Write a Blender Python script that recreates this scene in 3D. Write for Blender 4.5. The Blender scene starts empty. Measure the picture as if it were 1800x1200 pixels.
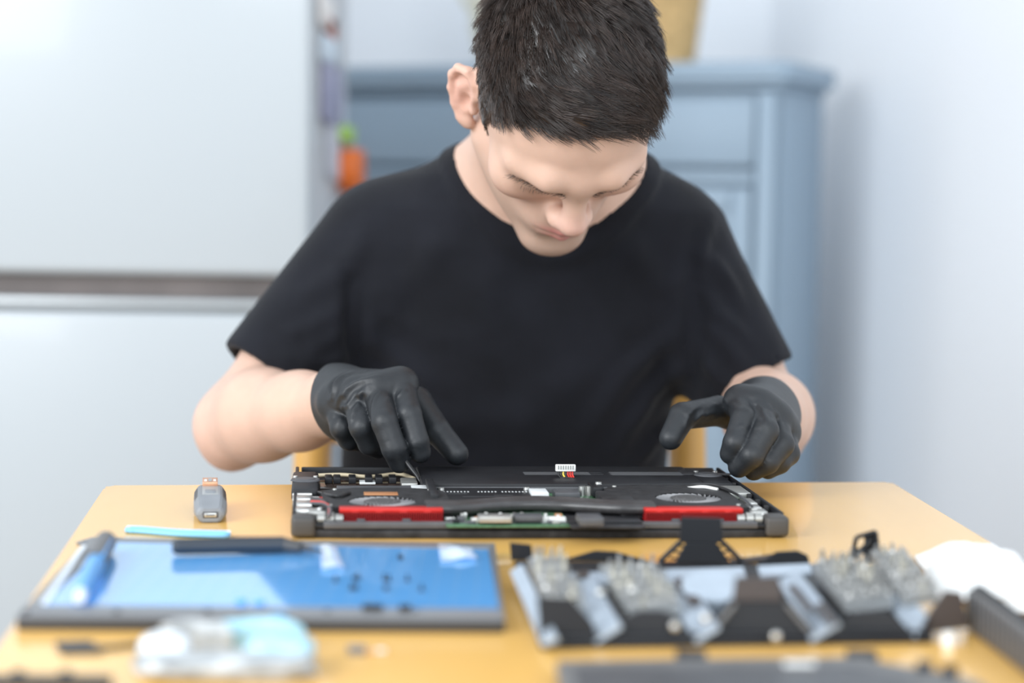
import bpy, bmesh, math, random
import numpy as np
from mathutils import Vector, Matrix
random.seed(7); np.random.seed(7)
SC = bpy.context.scene
COL = SC.collection
PI = math.pi

# ---------------------------------------------------------------- camera
F = 3500.0                      # focal length in pixels of the 1800 px wide frame (70 mm lens)
HORIZON = 340.0
ROLL = math.radians(0.9)
CAM = np.array([0.0, 0.0, 1.0])
_p = math.atan((600 - HORIZON) / F)
_f = np.array([0, math.cos(_p), -math.sin(_p)])
_r0 = np.array([1.0, 0, 0]); _u0 = np.cross(_r0, _f)
_r = _r0 * math.cos(ROLL) + _u0 * math.sin(ROLL)
_u = _u0 * math.cos(ROLL) - _r0 * math.sin(ROLL)
cd = bpy.data.cameras.new('camera'); cam = bpy.data.objects.new('camera', cd); COL.objects.link(cam)
cam.matrix_world = Matrix(((_r[0], _u[0], -_f[0], CAM[0]), (_r[1], _u[1], -_f[1], CAM[1]), (_r[2], _u[2], -_f[2], CAM[2]), (0, 0, 0, 1)))
cd.sensor_width = 36; cd.lens = 36 * F / 1800; cd.clip_start = .05; cd.clip_end = 60
cd.dof.use_dof = True; cd.dof.focus_distance = 1.61; cd.dof.aperture_fstop = 2.8
SC.camera = cam

def ray(px, py): return _f + (px - 900) / F * _r - (py - 600) / F * _u
def W(px, py, Y):
    d = ray(px, py); return CAM + d * (Y / d[1])
def G(px, py, z=.75):
    d = ray(px, py); return CAM + d * ((z - CAM[2]) / d[2])

# ---------------------------------------------------------------- light
wd = bpy.data.worlds.new('world'); SC.world = wd; wd.use_nodes = True
bg = wd.node_tree.nodes['Background']; bg.inputs[0].default_value = (.86, .93, 1.0, 1); bg.inputs[1].default_value = .72
def area(name, loc, target, size, sy, power, col):
    ld = bpy.data.lights.new(name, 'AREA'); ld.shape = 'RECTANGLE'; ld.size = size; ld.size_y = sy
    ld.energy = power; ld.color = col
    o = bpy.data.objects.new(name, ld); COL.objects.link(o); o.location = loc
    o.rotation_euler = (Vector(target) - Vector(loc)).to_track_quat('-Z', 'Y').to_euler()
    return o
area('window_daylight', (-2.05, -.15, 2.0), (.15, 2.3, .95), 1.8, 1.7, 58, (.95, .98, 1.0))
area('front_fill', (.7, -1.9, 2.3), (.3, 3.2, 1.0), 2.4, 1.6, 36, (.9, .96, 1.0))  # added fill lamp from the front, lifts the face and the back right
SC.view_settings.view_transform = 'Standard'; SC.view_settings.look = 'None'
SC.view_settings.exposure = .64; SC.view_settings.gamma = 1; SC.view_settings.use_curve_mapping = False

# ---------------------------------------------------------------- materials
MATS = {}
def mat(name, col, rough=.5, metal=0, bump=0, bscale=200, var=0, vscale=20, coat=0, coatior=1.5, spec=.5, attr=None, trans=0, alpha=1, sheen=0, sss=0, ior=1.5, stretch=None, aniso=0):
    if name in MATS: return MATS[name]
    m = bpy.data.materials.new(name); m.use_nodes = True; nt = m.node_tree; N = nt.nodes; L = nt.links
    b = N['Principled BSDF']
    b.inputs['Base Color'].default_value = (*col, 1); b.inputs['Roughness'].default_value = rough
    b.inputs['Metallic'].default_value = metal; b.inputs['Specular IOR Level'].default_value = spec
    b.inputs['Coat Weight'].default_value = coat; b.inputs['Coat Roughness'].default_value = .06; b.inputs['Coat IOR'].default_value = coatior
    b.inputs['Transmission Weight'].default_value = trans; b.inputs['Alpha'].default_value = alpha
    b.inputs['Sheen Weight'].default_value = sheen; b.inputs['IOR'].default_value = ior
    b.inputs['Anisotropic'].default_value = aniso
    if sss:
        b.inputs['Subsurface Weight'].default_value = sss; b.inputs['Subsurface Radius'].default_value = (.012, .005, .003)
        b.inputs['Subsurface Scale'].default_value = .35
    tc = N.new('ShaderNodeTexCoord'); co = tc.outputs['Object']
    if stretch:
        mp = N.new('ShaderNodeMapping'); mp.inputs['Scale'].default_value = stretch; L.new(co, mp.inputs[0]); co = mp.outputs[0]
    csrc = None
    if attr:
        at = N.new('ShaderNodeVertexColor'); at.layer_name = attr; csrc = at.outputs[0]
    if var:
        nz = N.new('ShaderNodeTexNoise'); nz.inputs['Scale'].default_value = vscale; nz.inputs['Detail'].default_value = 6
        L.new(co, nz.inputs[0])
        mx = N.new('ShaderNodeMix'); mx.data_type = 'RGBA'; mx.blend_type = 'MULTIPLY'; mx.inputs[0].default_value = 1
        if csrc: L.new(csrc, mx.inputs[6])
        else: mx.inputs[6].default_value = (*col, 1)
        rp = N.new('ShaderNodeValToRGB')
        lo, hi = 1 - var, 1 + var
        rp.color_ramp.elements[0].position = .3; rp.color_ramp.elements[1].position = .7
        rp.color_ramp.elements[0].color = (lo, lo, lo, 1); rp.color_ramp.elements[1].color = (hi, hi, hi, 1)
        L.new(nz.outputs[0], rp.inputs[0]); L.new(rp.outputs[0], mx.inputs[7]); csrc = mx.outputs[2]
    if csrc: L.new(csrc, b.inputs['Base Color'])
    if bump:
        nb = N.new('ShaderNodeTexNoise'); nb.inputs['Scale'].default_value = bscale; nb.inputs['Detail'].default_value = 4; L.new(co, nb.inputs[0])
        bp = N.new('ShaderNodeBump'); bp.inputs['Strength'].default_value = bump; bp.inputs['Distance'].default_value = .002
        L.new(nb.outputs[0], bp.inputs['Height']); L.new(bp.outputs[0], b.inputs['Normal'])
    MATS[name] = m
    return m

# ---------------------------------------------------------------- object helpers
def tag(o, label=None, cat=None, group=None, kind=None):
    if label: o['label'] = label
    if cat: o['category'] = cat
    if group: o['group'] = group
    if kind: o['kind'] = kind
    return o
def empty(name, loc, rz=0, label=None, cat=None, group=None):
    o = bpy.data.objects.new(name, None); COL.objects.link(o); o.location = loc; o.rotation_euler = (0, 0, rz)
    o.empty_display_size = .02
    return tag(o, label, cat, group)
def obj(name, me, m, parent=None, loc=(0, 0, 0), rot=(0, 0, 0)):
    if isinstance(me, bmesh.types.BMesh):
        bm = me; me = bpy.data.meshes.new(name); bm.to_mesh(me); bm.free()
    if m is not None and not me.materials: me.materials.append(MATS[m] if isinstance(m, str) else m)
    o = bpy.data.objects.new(name, me); COL.objects.link(o); o.location = loc; o.rotation_euler = rot
    if parent is not None: o.parent = parent
    return o
def smooth(me, ang=None):
    me.polygons.foreach_set('use_smooth', [True] * len(me.polygons))
    if ang: me.set_sharp_from_angle(angle=ang)
    return me
def bm_box(bm, c, s, bev=0, seg=2, rot=None):
    M = Matrix.Translation(c) @ (rot.to_4x4() if rot is not None else Matrix.Identity(4)) @ Matrix.Diagonal((*s, 1))
    r = bmesh.ops.create_cube(bm, size=1, matrix=M)
    if bev:
        es = list({e for v in r['verts'] for e in v.link_edges})
        bmesh.ops.bevel(bm, geom=es, offset=bev, segments=seg, profile=.5, affect='EDGES', clamp_overlap=True)
def fin(bm, name='m', ang=.6):
    me = bpy.data.meshes.new(name); bm.to_mesh(me); bm.free(); return smooth(me, ang)
_bc = {}
def box(name, c, s, m, parent=None, bev=0, rot=(0, 0, 0)):
    """box centred at c (parent space), size s"""
    key = (tuple(round(x, 5) for x in s), round(bev, 5), m)
    if key not in _bc:
        bm = bmesh.new(); bm_box(bm, (0, 0, 0), s, bev); _bc[key] = fin(bm, name)
    return obj(name, _bc[key], m, parent, c, rot)
def prism(bm, pts, z0, z1):
    """extrude polygon pts [(x,y)] from z0 to z1"""
    n = len(pts)
    lo = [bm.verts.new((x, y, z0)) for x, y in pts]; hi = [bm.verts.new((x, y, z1)) for x, y in pts]
    bm.faces.new(lo[::-1]); bm.faces.new(hi)
    for i in range(n): bm.faces.new((lo[i], lo[(i + 1) % n], hi[(i + 1) % n], hi[i]))
    bmesh.ops.recalc_face_normals(bm, faces=bm.faces)
def poly(name, pts, z0, z1, m, parent=None, bev=0, loc=(0, 0, 0), rot=(0, 0, 0)):
    bm = bmesh.new(); prism(bm, pts, z0, z1)
    if bev: bmesh.ops.bevel(bm, geom=list(bm.edges), offset=bev, segments=2, profile=.5, affect='EDGES', clamp_overlap=True)
    return obj(name, fin(bm, name), m, parent, loc, rot)
def bm_cyl(bm, a, b, r0, r1, n=20, caps=True):
    a, b = Vector(a), Vector(b); d = b - a
    M = Matrix.Translation((a + b) / 2) @ d.to_track_quat('Z', 'Y').to_matrix().to_4x4()
    bmesh.ops.create_cone(bm, cap_ends=caps, segments=n, radius1=r0, radius2=r1, depth=d.length, matrix=M)
def cyl(name, a, b, r0, r1, m, parent=None, n=20):
    bm = bmesh.new(); bm_cyl(bm, a, b, r0, r1, n); return obj(name, fin(bm, name), m, parent)
def bm_tube(bm, pts, r, n=8):
    pts = [Vector(p) for p in pts]; rs = r if isinstance(r, (list, tuple)) else [r] * len(pts)
    rings = []; up = Vector((0, 0, 1))
    for i, p in enumerate(pts):
        t = (pts[min(i + 1, len(pts) - 1)] - pts[max(i - 1, 0)]).normalized()
        if abs(t.dot(up)) > .95: s = t.cross(Vector((1, 0, 0))).normalized()
        else: s = t.cross(up).normalized()
        w = s.cross(t)
        rings.append([bm.verts.new(p + (s * math.cos(2 * PI * k / n) + w * math.sin(2 * PI * k / n)) * rs[i]) for k in range(n)])
    for a, b in zip(rings, rings[1:]):
        for k in range(n): bm.faces.new((a[k], a[(k + 1) % n], b[(k + 1) % n], b[k]))
    bm.faces.new(rings[0]); bm.faces.new(rings[-1][::-1])
    bmesh.ops.recalc_face_normals(bm, faces=bm.faces)
def tube(name, pts, r, m, parent=None, n=8):
    bm = bmesh.new(); bm_tube(bm, pts, r, n); return obj(name, fin(bm, name, 1.2), m, parent)
def spline(pts, k=6):
    P = [np.array(p, float) for p in pts]; P = [2 * P[0] - P[1]] + P + [2 * P[-1] - P[-2]]; out = []
    for i in range(1, len(P) - 2):
        for j in range(k):
            t = j / k; a, b, c, d = P[i - 1:i + 3]
            out.append(.5 * (2 * b + (c - a) * t + (2 * a - 5 * b + 4 * c - d) * t * t + (3 * b - a - 3 * c + d) * t ** 3))
    out.append(P[-2]); return out

# ---------------------------------------------------------------- implicit-surface modeller (smooth unions, surface nets)
def smin(a, b, k):
    if k <= 0: return np.minimum(a, b)
    h = np.maximum(k - np.abs(a - b), 0) / k; return np.minimum(a, b) - h * h * k * .25
def smax(a, b, k): return -smin(-a, -b, k)
class Model:
    def __init__(s): s.pr = []; s.frames = {0: None}
    def frame(s, key, o, R): s.frames[key] = (np.array(o, float), np.array(R, float))
    def _w(s, c, fr): 
        return c if not s.frames[fr] else s.frames[fr][0] + s.frames[fr][1] @ c
    def add(s, fn, c, rad, op, k, fr): s.pr.append((fn, s._w(np.array(c, float), fr), rad, op, k, fr))
    def ell(s, c, r, op='u', k=.01, fr=0, R=None):
        c = np.array(c, float); r = np.array(r if hasattr(r, '__len__') else (r,) * 3, float)
        def fn(p):
            q = p - c
            if R is not None: q = q @ R
            k0 = np.sqrt(((q / r) ** 2).sum(1)); k1 = np.sqrt(((q / r ** 2) ** 2).sum(1)) + 1e-9
            return k0 * (k0 - 1) / k1
        s.add(fn, c, r.max(), op, k, fr)
    def cone(s, a, b, ra, rb, op='u', k=.01, fr=0):
        a = np.array(a, float); b = np.array(b, float); ba = b - a; l2 = ba @ ba + 1e-12
        def fn(p):
            q = p - a; t = np.clip(q @ ba / l2, 0, 1)
            return np.sqrt(((q - t[:, None] * ba) ** 2).sum(1)) - (ra + (rb - ra) * t)
        s.add(fn, (a + b) / 2, np.sqrt(l2) / 2 + max(ra, rb), op, k, fr)
    def func(s, fn, c, rad, op='u', k=.01, fr=0): s.add(fn, c, rad, op, k, fr)
    def ev(s, P, bc=None, br=0, margin=.06):
        d = None; loc = {}
        for fn, c, rad, op, k, fr in s.pr:
            if bc is not None and np.linalg.norm(bc - c) - rad - br > margin + k: continue
            if fr not in loc:
                f = s.frames[fr]; loc[fr] = P if not f else (P - f[0]) @ f[1]
            v = fn(loc[fr])
            if op == 'u': d = v if d is None else smin(d, v, k)
            elif d is not None:
                d = smax(d, -v, k) if op == 's' else smax(d, v, k)
        return np.full(len(P), 1.0) if d is None else d
    def mesh(s, lo, hi, h, B=16, relax=1):
        lo = np.array(lo, float); nb = np.ceil((np.array(hi) - lo) / (h * B)).astype(int)
        g = np.arange(B + 1); gx, gy, gz = np.meshgrid(g, g, g, indexing='ij'); base = np.stack([gx, gy, gz], -1).reshape(-1, 3)
        br = h * B * .9; keys = []; verts = []; edges = []
        NX = nb * B + 8
        def key(i): return ((i[:, 0] + 2) * NX[1] + (i[:, 1] + 2)) * NX[2] + (i[:, 2] + 2)
        for bx in range(nb[0]):
            for by in range(nb[1]):
                for bz in range(nb[2]):
                    o = np.array([bx, by, bz]) * B; bc = lo + (o + B / 2) * h
                    d0 = s.ev(bc[None], bc, br)[0]
                    if abs(d0) > br * 1.9: continue
                    v = s.ev(lo + (o + base) * h, bc, br).reshape(B + 1, B + 1, B + 1)
                    sg = v < 0
                    if sg.all() or not sg.any(): continue
                    cnt = np.zeros((B, B, B)); acc = np.zeros((B, B, B, 3))
                    for ax in range(3):
                        sl0 = [slice(None)] * 3; sl1 = [slice(None)] * 3; sl0[ax] = slice(0, B); sl1[ax] = slice(1, B + 1)
                        a = v[tuple(sl0)]; b = v[tuple(sl1)]; cr = (a < 0) != (b < 0)
                        t = np.where(cr, a / np.where(cr, a - b, 1), 0)
                        oth = [q for q in range(3) if q != ax]
                        for i in (0, 1):
                            for j in (0, 1):
                                ss = [slice(None)] * 3; ss[oth[0]] = slice(i, B + i); ss[oth[1]] = slice(j, B + j)
                                c = cr[tuple(ss)]; tt = t[tuple(ss)]
                                cnt += c; acc[..., ax] += np.where(c, tt, 0); acc[..., oth[0]] += c * i; acc[..., oth[1]] += c * j
                        ii = np.argwhere(cr[:B, :B, :B])
                        if len(ii): edges.append((ax, ii + o, a[tuple(ii.T)] < 0))
                    ii = np.argwhere(cnt > 0)
                    verts.append(lo + (o + ii + acc[tuple(ii.T)] / cnt[tuple(ii.T)][:, None]) * h); keys.append(key(ii + o))
        K = np.concatenate(keys); V = np.concatenate(verts); od = np.argsort(K); K = K[od]; V = V[od]
        Q = []
        for ax, ii, neg in edges:
            o1, o2 = np.eye(3, dtype=int)[(ax + 1) % 3], np.eye(3, dtype=int)[(ax + 2) % 3]
            idx = []; ok = np.ones(len(ii), bool)
            for dd in (-o1 - o2, -o2, 0 * o1, -o1):
                kk = key(ii + dd); j = np.clip(np.searchsorted(K, kk), 0, len(K) - 1); ok &= K[j] == kk; idx.append(j)
            q = np.stack(idx, 1)[ok]; ng = neg[ok]
            q[~ng] = q[~ng][:, ::-1]; Q.append(q)
        Q = np.concatenate(Q)
        for _ in range(relax): V = laplace(V, Q, .5)
        return V, Q
def laplace(V, Q, a):
    acc = np.zeros_like(V); n = np.zeros(len(V))
    for i in range(4):
        for j in (1, 3):
            np.add.at(acc, Q[:, i], V[Q[:, (i + j) % 4]]); np.add.at(n, Q[:, i], 1)
    n = np.maximum(n, 1)[:, None]; return V * (1 - a) + a * acc / n
def normals(V, Q):
    fn = np.cross(V[Q[:, 2]] - V[Q[:, 0]], V[Q[:, 3]] - V[Q[:, 1]]); n = np.zeros_like(V)
    for i in range(4): np.add.at(n, Q[:, i], fn)
    return n / (np.linalg.norm(n, axis=1)[:, None] + 1e-12)
def npmesh(name, V, Q, colors=None, shade=True):
    me = bpy.data.meshes.new(name); n, m = len(V), len(Q); k = Q.shape[1]
    me.vertices.add(n); me.vertices.foreach_set('co', np.ascontiguousarray(V, np.float32).ravel())
    me.loops.add(m * k); me.loops.foreach_set('vertex_index', np.ascontiguousarray(Q, np.int32).ravel())
    me.polygons.add(m); me.polygons.foreach_set('loop_start', np.arange(0, m * k, k, dtype=np.int32))
    if colors is not None:
        ca = me.color_attributes.new('tint', 'FLOAT_COLOR', 'POINT')
        ca.data.foreach_set('color', np.concatenate([colors, np.ones((n, 1))], 1).astype(np.float32).ravel())
    me.update(); me.validate()
    if shade: me.polygons.foreach_set('use_smooth', np.ones(len(me.polygons), bool))
    return me
def sstep(x, a, b): 
    t = np.clip((x - a) / (b - a), 0, 1); return t * t * (3 - 2 * t)
def folds_px(V, N, fl, lo=-.004, hi=.02):
    """soft folds along polylines lying on the visible surface: fl = [([(px, py), ...], width, amplitude)]"""
    d = V - CAM; dep = d @ _f; PX = np.stack([900 + F * (d @ _r) / dep, 600 - F * (d @ _u) / dep], 1)
    D = np.zeros(len(V))
    for path, w, amp in fl:
        pp = np.array(spline([(x, y, 0) for x, y in path], 5))[:, :2]; pl = []
        for q in pp:
            near = np.where(np.abs(PX - q).max(1) < 7)[0]
            if len(near): pl.append(V[near[dep[near].argmin()]])
        if len(pl) < 2: continue
        pl = np.array(pl); best = np.full(len(V), 1e9); tb = np.zeros(len(V)); n = len(pl) - 1
        m = (np.abs(V - pl.mean(0)).max(1) < np.abs(pl - pl.mean(0)).max() + 5 * w)
        Vm = V[m]; bm_ = np.full(len(Vm), 1e9); tm = np.zeros(len(Vm))
        for i in range(n):
            a, ba = pl[i], pl[i + 1] - pl[i]; t = np.clip((Vm - a) @ ba / (ba @ ba + 1e-12), 0, 1)
            ds = np.sqrt(((Vm - a - t[:, None] * ba) ** 2).sum(1)); k = ds < bm_; bm_[k] = ds[k]; tm[k] = (i + t[k]) / n
        x = bm_ / w; D[m] += amp * (np.exp(-x * x) - .45 * np.exp(-(x / 2) ** 2)) * np.sin(PI * np.clip(tm, .03, .97)) ** .6
    return V + N * np.clip(D, lo, hi)[:, None]
def folds(V, N, fl):
    """raise soft cloth folds: fl = [(a, b, width, amplitude)]"""
    D = np.zeros(len(V))
    for a, b, w, amp in fl:
        a = np.array(a); b = np.array(b); ba = b - a; t = (V - a) @ ba / (ba @ ba); tc = np.clip(t, 0, 1)
        dist = np.sqrt(((V - a - tc[:, None] * ba) ** 2).sum(1))
        x = dist / w; D += amp * (np.exp(-x * x) - .45 * np.exp(-(x / 2) ** 2)) * np.sin(PI * np.clip(t, .02, .98)) ** .5
    return V + N * D[:, None]
# ---------------------------------------------------------------- the room
mat('wall_paint', (.88, .91, .95), .6, bump=.05, bscale=60)
mat('floor_wood', (.42, .33, .24), .5, var=.15, vscale=6)
mat('fridge_white', (.475, .515, .545), .3, spec=.5, coat=.15)
mat('fridge_side', (.50, .51, .53), .45)
mat('fridge_gap', (.13, .11, .105), .4, var=.25, vscale=9)
mat('fridge_trim', (.42, .45, .47), .35, metal=.5)
mat('cabinet_blue', (.285, .375, .465), .5, bump=.03, bscale=80)
mat('wicker', (.62, .43, .20), .7, bump=.6, bscale=90, var=.25, vscale=60)
mat('cream_ceramic', (.74, .72, .58), .4)
def wall(name, a, b, z0, z1, th, m):
    a = Vector((a[0], a[1], 0)); b = Vector((b[0], b[1], 0)); d = (b - a); n = Vector((d.y, -d.x, 0)).normalized()
    bm = bmesh.new(); prism(bm, [(a.x, a.y), (b.x, b.y), (b.x - n.x * th, b.y - n.y * th), (a.x - n.x * th, a.y - n.y * th)], z0, z1)
    return tag(obj(name, bm, m), kind='structure')
cor = W(1353, 60, 4.45)
cx, cy = cor[0], cor[1]
tag(box('floor', (0, 1.7, -.05), (6, 7, .1), 'floor_wood'), kind='structure')
wall('wall_back', (-3, cy - .10 * (3 + cx) * 0), (cx, cy), 0, 2.7, .1, 'wall_paint')
wall('wall_right', (cx, cy), (cx + .2 * 4.6, cy - 4.6), 0, 2.7, .1, 'wall_paint')
tag(box('baseboard_back', (cx / 2 - 1.5, cy - .011, .04), (cx + 2.9, .02, .08), 'wall_paint', bev=.004), kind='structure')

# refrigerator --------------------------------------------------
fx1 = W(544, 300, 2.95)[0]; fw = .72; fY = 2.95; fd = .66
fr = empty('refrigerator', (fx1 - fw / 2, fY + fd / 2, 0), 0, 'tall white two-door refrigerator with dark handle gap, left of the blue cabinet', 'refrigerator')
zg0 = W(300, 548, fY)[2]; zg1 = W(300, 484, fY)[2]; zgm = W(300, 526, fY)[2]
box('body', (0, .03, .93), (fw - .004, fd - .06, 1.82), 'fridge_side', fr, .008)
def door(name, z0, z1):
    bm = bmesh.new(); bm_box(bm, (0, 0, 0), (fw, .055, z1 - z0), .012, 4); return obj(name, fin(bm), 'fridge_white', fr, (0, -fd / 2 + .0275, (z0 + z1) / 2))
door('upper_door', zg1, 1.86); door('lower_door', .09, zg0)
box('handle_recess', (0, -fd / 2 + .045, (zg0 + zg1) / 2), (fw - .01, .03, zg1 - zg0 + .004), 'fridge_gap', fr)
box('handle_trim', (0, -fd / 2 + .018, (zg0 + zgm) / 2 + .002), (fw - .004, .03, (zgm - zg0) * .8), 'fridge_trim', fr, .005)
box('hinge_cover', (fw / 2 - .035, -fd / 2 + .012, (zg0 + zgm) / 2 + .002), (.05, .03, .018), 'fridge_white', fr, .004)
for sx in (-1, 1):
    for sy in (-1, 1): cyl('foot', (sx * .3, sy * .26, 0), (sx * .3, sy * .26, .03), .02, .02, 'fridge_gap', fr, 12)
# things stuck on the refrigerator's side
sx = fx1 + .0005
def magnet(name, px0, px1, py, h, Y, col, label, cat, rnd=0, th=.008):
    mn = 'magnet_' + label.split()[0] + label.split()[1]; mat(mn, col, .5)
    z = W((px0 + px1) / 2, py, Y)[2]; Yl = (px1 - px0) * .012
    n = 18; pts = []
    for i in range(n):
        a = 2 * PI * i / n; e = .5 if rnd else .22
        c_, s_ = math.cos(a), math.sin(a)
        pts.append((math.copysign(abs(c_) ** e, c_) * Yl / 2, math.copysign(abs(s_) ** e, s_) * h / 2 * (1 + .12 * math.sin(3 * a) * rnd)))
    o = poly(name, pts, 0, th, mn, None, .0015, (sx, Y, z), (PI / 2, 0, PI / 2))
    return tag(o, label, cat, 'things stuck on the refrigerator side')
magnet('fridge_note', 562, 580, 25, .05, 3.16, (.75, .72, .70), 'small pale note at the top of the refrigerator side', 'note')
magnet('fridge_magnet', 564, 576, 48, .03, 3.22, (.60, .22, .16), 'faded red magnet below the pale note on the refrigerator side', 'magnet')
magnet('fridge_note', 560, 580, 92, .045, 3.2, (.58, .66, .74), 'pale blue note above the purple card on the refrigerator side', 'note')
magnet('fridge_card', 565, 590, 165, .10, 3.25, (.30, .30, .42), 'tall dim purple card on the refrigerator side', 'card')
magnet('fridge_paper', 560, 588, 232, .16, 3.36, (.55, .56, .62), 'long grey paper strip on the refrigerator side', 'paper', th=.004)
magnet('fridge_magnet', 570, 582, 236, .03, 3.46, (.38, .62, .12), 'small green magnet above the orange figure', 'magnet', 1, .02)
mo = magnet('fridge_magnet', 575, 590, 297, .075, 3.50, (.80, .17, .02), 'orange gourd-shaped magnet on the refrigerator side', 'magnet', 1, .034)

# blue cabinet --------------------------------------------------
YL, YR = 3.95, 3.56
pl = W(598, 122, YL); pr = W(1388, 100, YR); zt = (pl[2] + pr[2]) / 2
pl = pl - np.array([.12, -.12 * (YR - YL) / (pr[0] - pl[0]) * -1, 0]) * 1.0
vec = pr[:2] - pl[:2]; cw = float(np.linalg.norm(vec)); cyaw = math.atan2(vec[1], vec[0]); mid = (pl[:2] + pr[:2]) / 2
cdp = .30
cab = empty('sideboard_cabinet', (mid[0] - math.sin(cyaw) * cdp / 2, mid[1] + math.cos(cyaw) * cdp / 2, 0), cyaw, 'dusty blue painted wooden sideboard with panelled front, behind the person', 'cabinet')
th = .036
poly('top_board', [(-cw / 2, -cdp / 2), (cw / 2 - .02, -cdp / 2), (cw / 2, -cdp / 2 + .02), (cw / 2, cdp / 2), (-cw / 2, cdp / 2)], zt - th, zt, 'cabinet_blue', cab, .006)
bw = cw - .05; yf = -cdp / 2 + .022
box('cornice', (0, .004, zt - th - .006), (cw - .03, cdp - .014, .012), 'cabinet_blue', cab, .004)
box('body', (0, .02, (zt - th - .012) / 2 + .03), (bw, cdp - .04, zt - th - .012 - .06), 'cabinet_blue', cab, .003)
box('plinth', (0, .02, .03), (bw - .03, cdp - .06, .06), 'cabinet_blue', cab)
def zc(py): return W(1250, py, 3.62)[2]
z1, z2, z3 = zt - th - .02, zc(312), .10
sw = .032
for s in (-1, 1):
    box('stile', (s * (bw / 2 - sw / 2 - .002), -cdp / 2 + .014, (z1 + z3) / 2), (sw, .026, z1 - z3), 'cabinet_blue', cab, .004)
box('mid_rail', (0, -cdp / 2 + .018, z2), (bw - 2 * sw - .012, .022, .022), 'cabinet_blue', cab, .004)
dw = (bw - 2 * sw - .016)
box('drawer_front', (0, -cdp / 2 + .019, (z1 + z2 + .012) / 2), (dw, .018, z1 - z2 - .03), 'cabinet_blue', cab, .005)
for s in (-1, 1):
    dz0, dz1 = z3, z2 - .016
    d = box('door', (s * dw / 4, -cdp / 2 + .021, (dz0 + dz1) / 2), (dw / 2 - .004, .016, dz1 - dz0), 'cabinet_blue', cab, .003)
    for q in (-1, 1):
        box('door_stile', (q * (dw / 4 - .022), -.011, 0), (.036, .008, dz1 - dz0 - .01), 'cabinet_blue', d, .003)
        box('door_rail', (0, -.011, q * ((dz1 - dz0) / 2 - .025)), (dw / 2 - .086, .008, .036), 'cabinet_blue', d, .003)
    bm = bmesh.new(); bmesh.ops.create_uvsphere(bm, u_segments=12, v_segments=8, radius=.011); obj('door_knob', fin(bm), 'cabinet_blue', d, (-s * (dw / 4 - .02), -.022, .2))

# basket and jug on the sideboard -------------------------------
def lathe(name, prof, m, parent=None, loc=(0, 0, 0), n=40):
    bm = bmesh.new(); rings = [[bm.verts.new((r * math.cos(2 * PI * k / n), r * math.sin(2 * PI * k / n), z)) for k in range(n)] for r, z in prof]
    for a, b in zip(rings, rings[1:]):
        for k in range(n): bm.faces.new((a[k], a[(k + 1) % n], b[(k + 1) % n], b[k]))
    bm.faces.new(rings[0][::-1]); bmesh.ops.recalc_face_normals(bm, faces=bm.faces)
    return obj(name, fin(bm, name, .8), m, parent, loc)
pb = W(1160, 97, 3.78)
bk = empty('wicker_basket', (pb[0], 3.80, zt), 0, 'tan woven wicker basket on the blue sideboard', 'basket')
R0, R1, bh = .062, .088, .21
lathe('lining', [(R0 - .004, .006), (R1 - .004, bh), (R1 - .009, bh), (R0 - .01, .012), (.001, .012)], 'wicker', bk)
for i in range(22):
    t = (i + .5) / 22; rr = R0 + (R1 - R0) * t
    tube('wicker_strand', [((rr + .0025 * (1 if (k + i) % 2 else -1)) * math.cos(2 * PI * k / 48), (rr + .0025 * (1 if (k + i) % 2 else -1)) * math.sin(2 * PI * k / 48), .004 + t * bh) for k in range(49)], .0048, 'wicker', bk, 5)
pj = W(848, 80, 3.86)
jug = empty('cream_jug', (pj[0] + .03, 3.92, zt), 0, 'pale cream vase on the blue sideboard, half hidden behind the head', 'vase')
lathe('vessel', [(.03, 0), (.042, .02), (.056, .08), (.055, .14), (.04, .19), (.036, .24), (.042, .26), (.036, .26), (.032, .235), (.001, .23)], 'cream_ceramic', jug)
tube('handle', spline([(-.038, 0, .22), (-.07, 0, .2), (-.075, 0, .15), (-.054, 0, .11)], 6), .006, 'cream_ceramic', jug)

# table ---------------------------------------------------------
mat('table_wood', (.90, .525, .14), .24, spec=.5, coat=.55, var=.05, vscale=5, stretch=(3, .6, 1))
mat('table_leg', (.62, .37, .12), .4, var=.08, vscale=5)
A, Bp, Cn, Dn = G(183, 852), G(1570, 846), None, None
dl = (G(0, 1125) - A)[:2]; dl /= np.linalg.norm(dl); dr = (G(1800, 985) - Bp)[:2]; dr /= np.linalg.norm(dr)
Cn = A[:2] + dl * .92; Dn = Bp[:2] + dr * 1.05
cen = (A[:2] + Bp[:2] + Cn + Dn) / 4
tb = empty('work_table', (cen[0], cen[1], 0), 0, 'light orange wooden table with glossy top carrying the opened laptop', 'table')
rel = lambda p: (float(p[0] - cen[0]), float(p[1] - cen[1]))
quad = [rel(A), rel(Bp), rel(Dn), rel(Cn)]
bm = bmesh.new(); prism(bm, quad, .722, .75)
bmesh.ops.bevel(bm, geom=[e for e in bm.edges if abs(e.verts[0].co.z - e.verts[1].co.z) > .01], offset=.006, segments=3, affect='EDGES')
bmesh.ops.bevel(bm, geom=[e for e in bm.edges if e.verts[0].co.z > .74 and e.verts[1].co.z > .74], offset=.0025, segments=2, affect='EDGES')
obj('table_top', fin(bm, 'table_top', .5), 'table_wood', tb)
def inset(q, d):
    c = np.mean(q, 0); return [tuple(c + (np.array(p) - c) * (1 - d / np.linalg.norm(np.array(p) - c))) for p in q]
qi = inset(quad, .07)
for p in qi: box('leg', (p[0], p[1], .361), (.045, .045, .722), 'table_leg', tb, .004)
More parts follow.
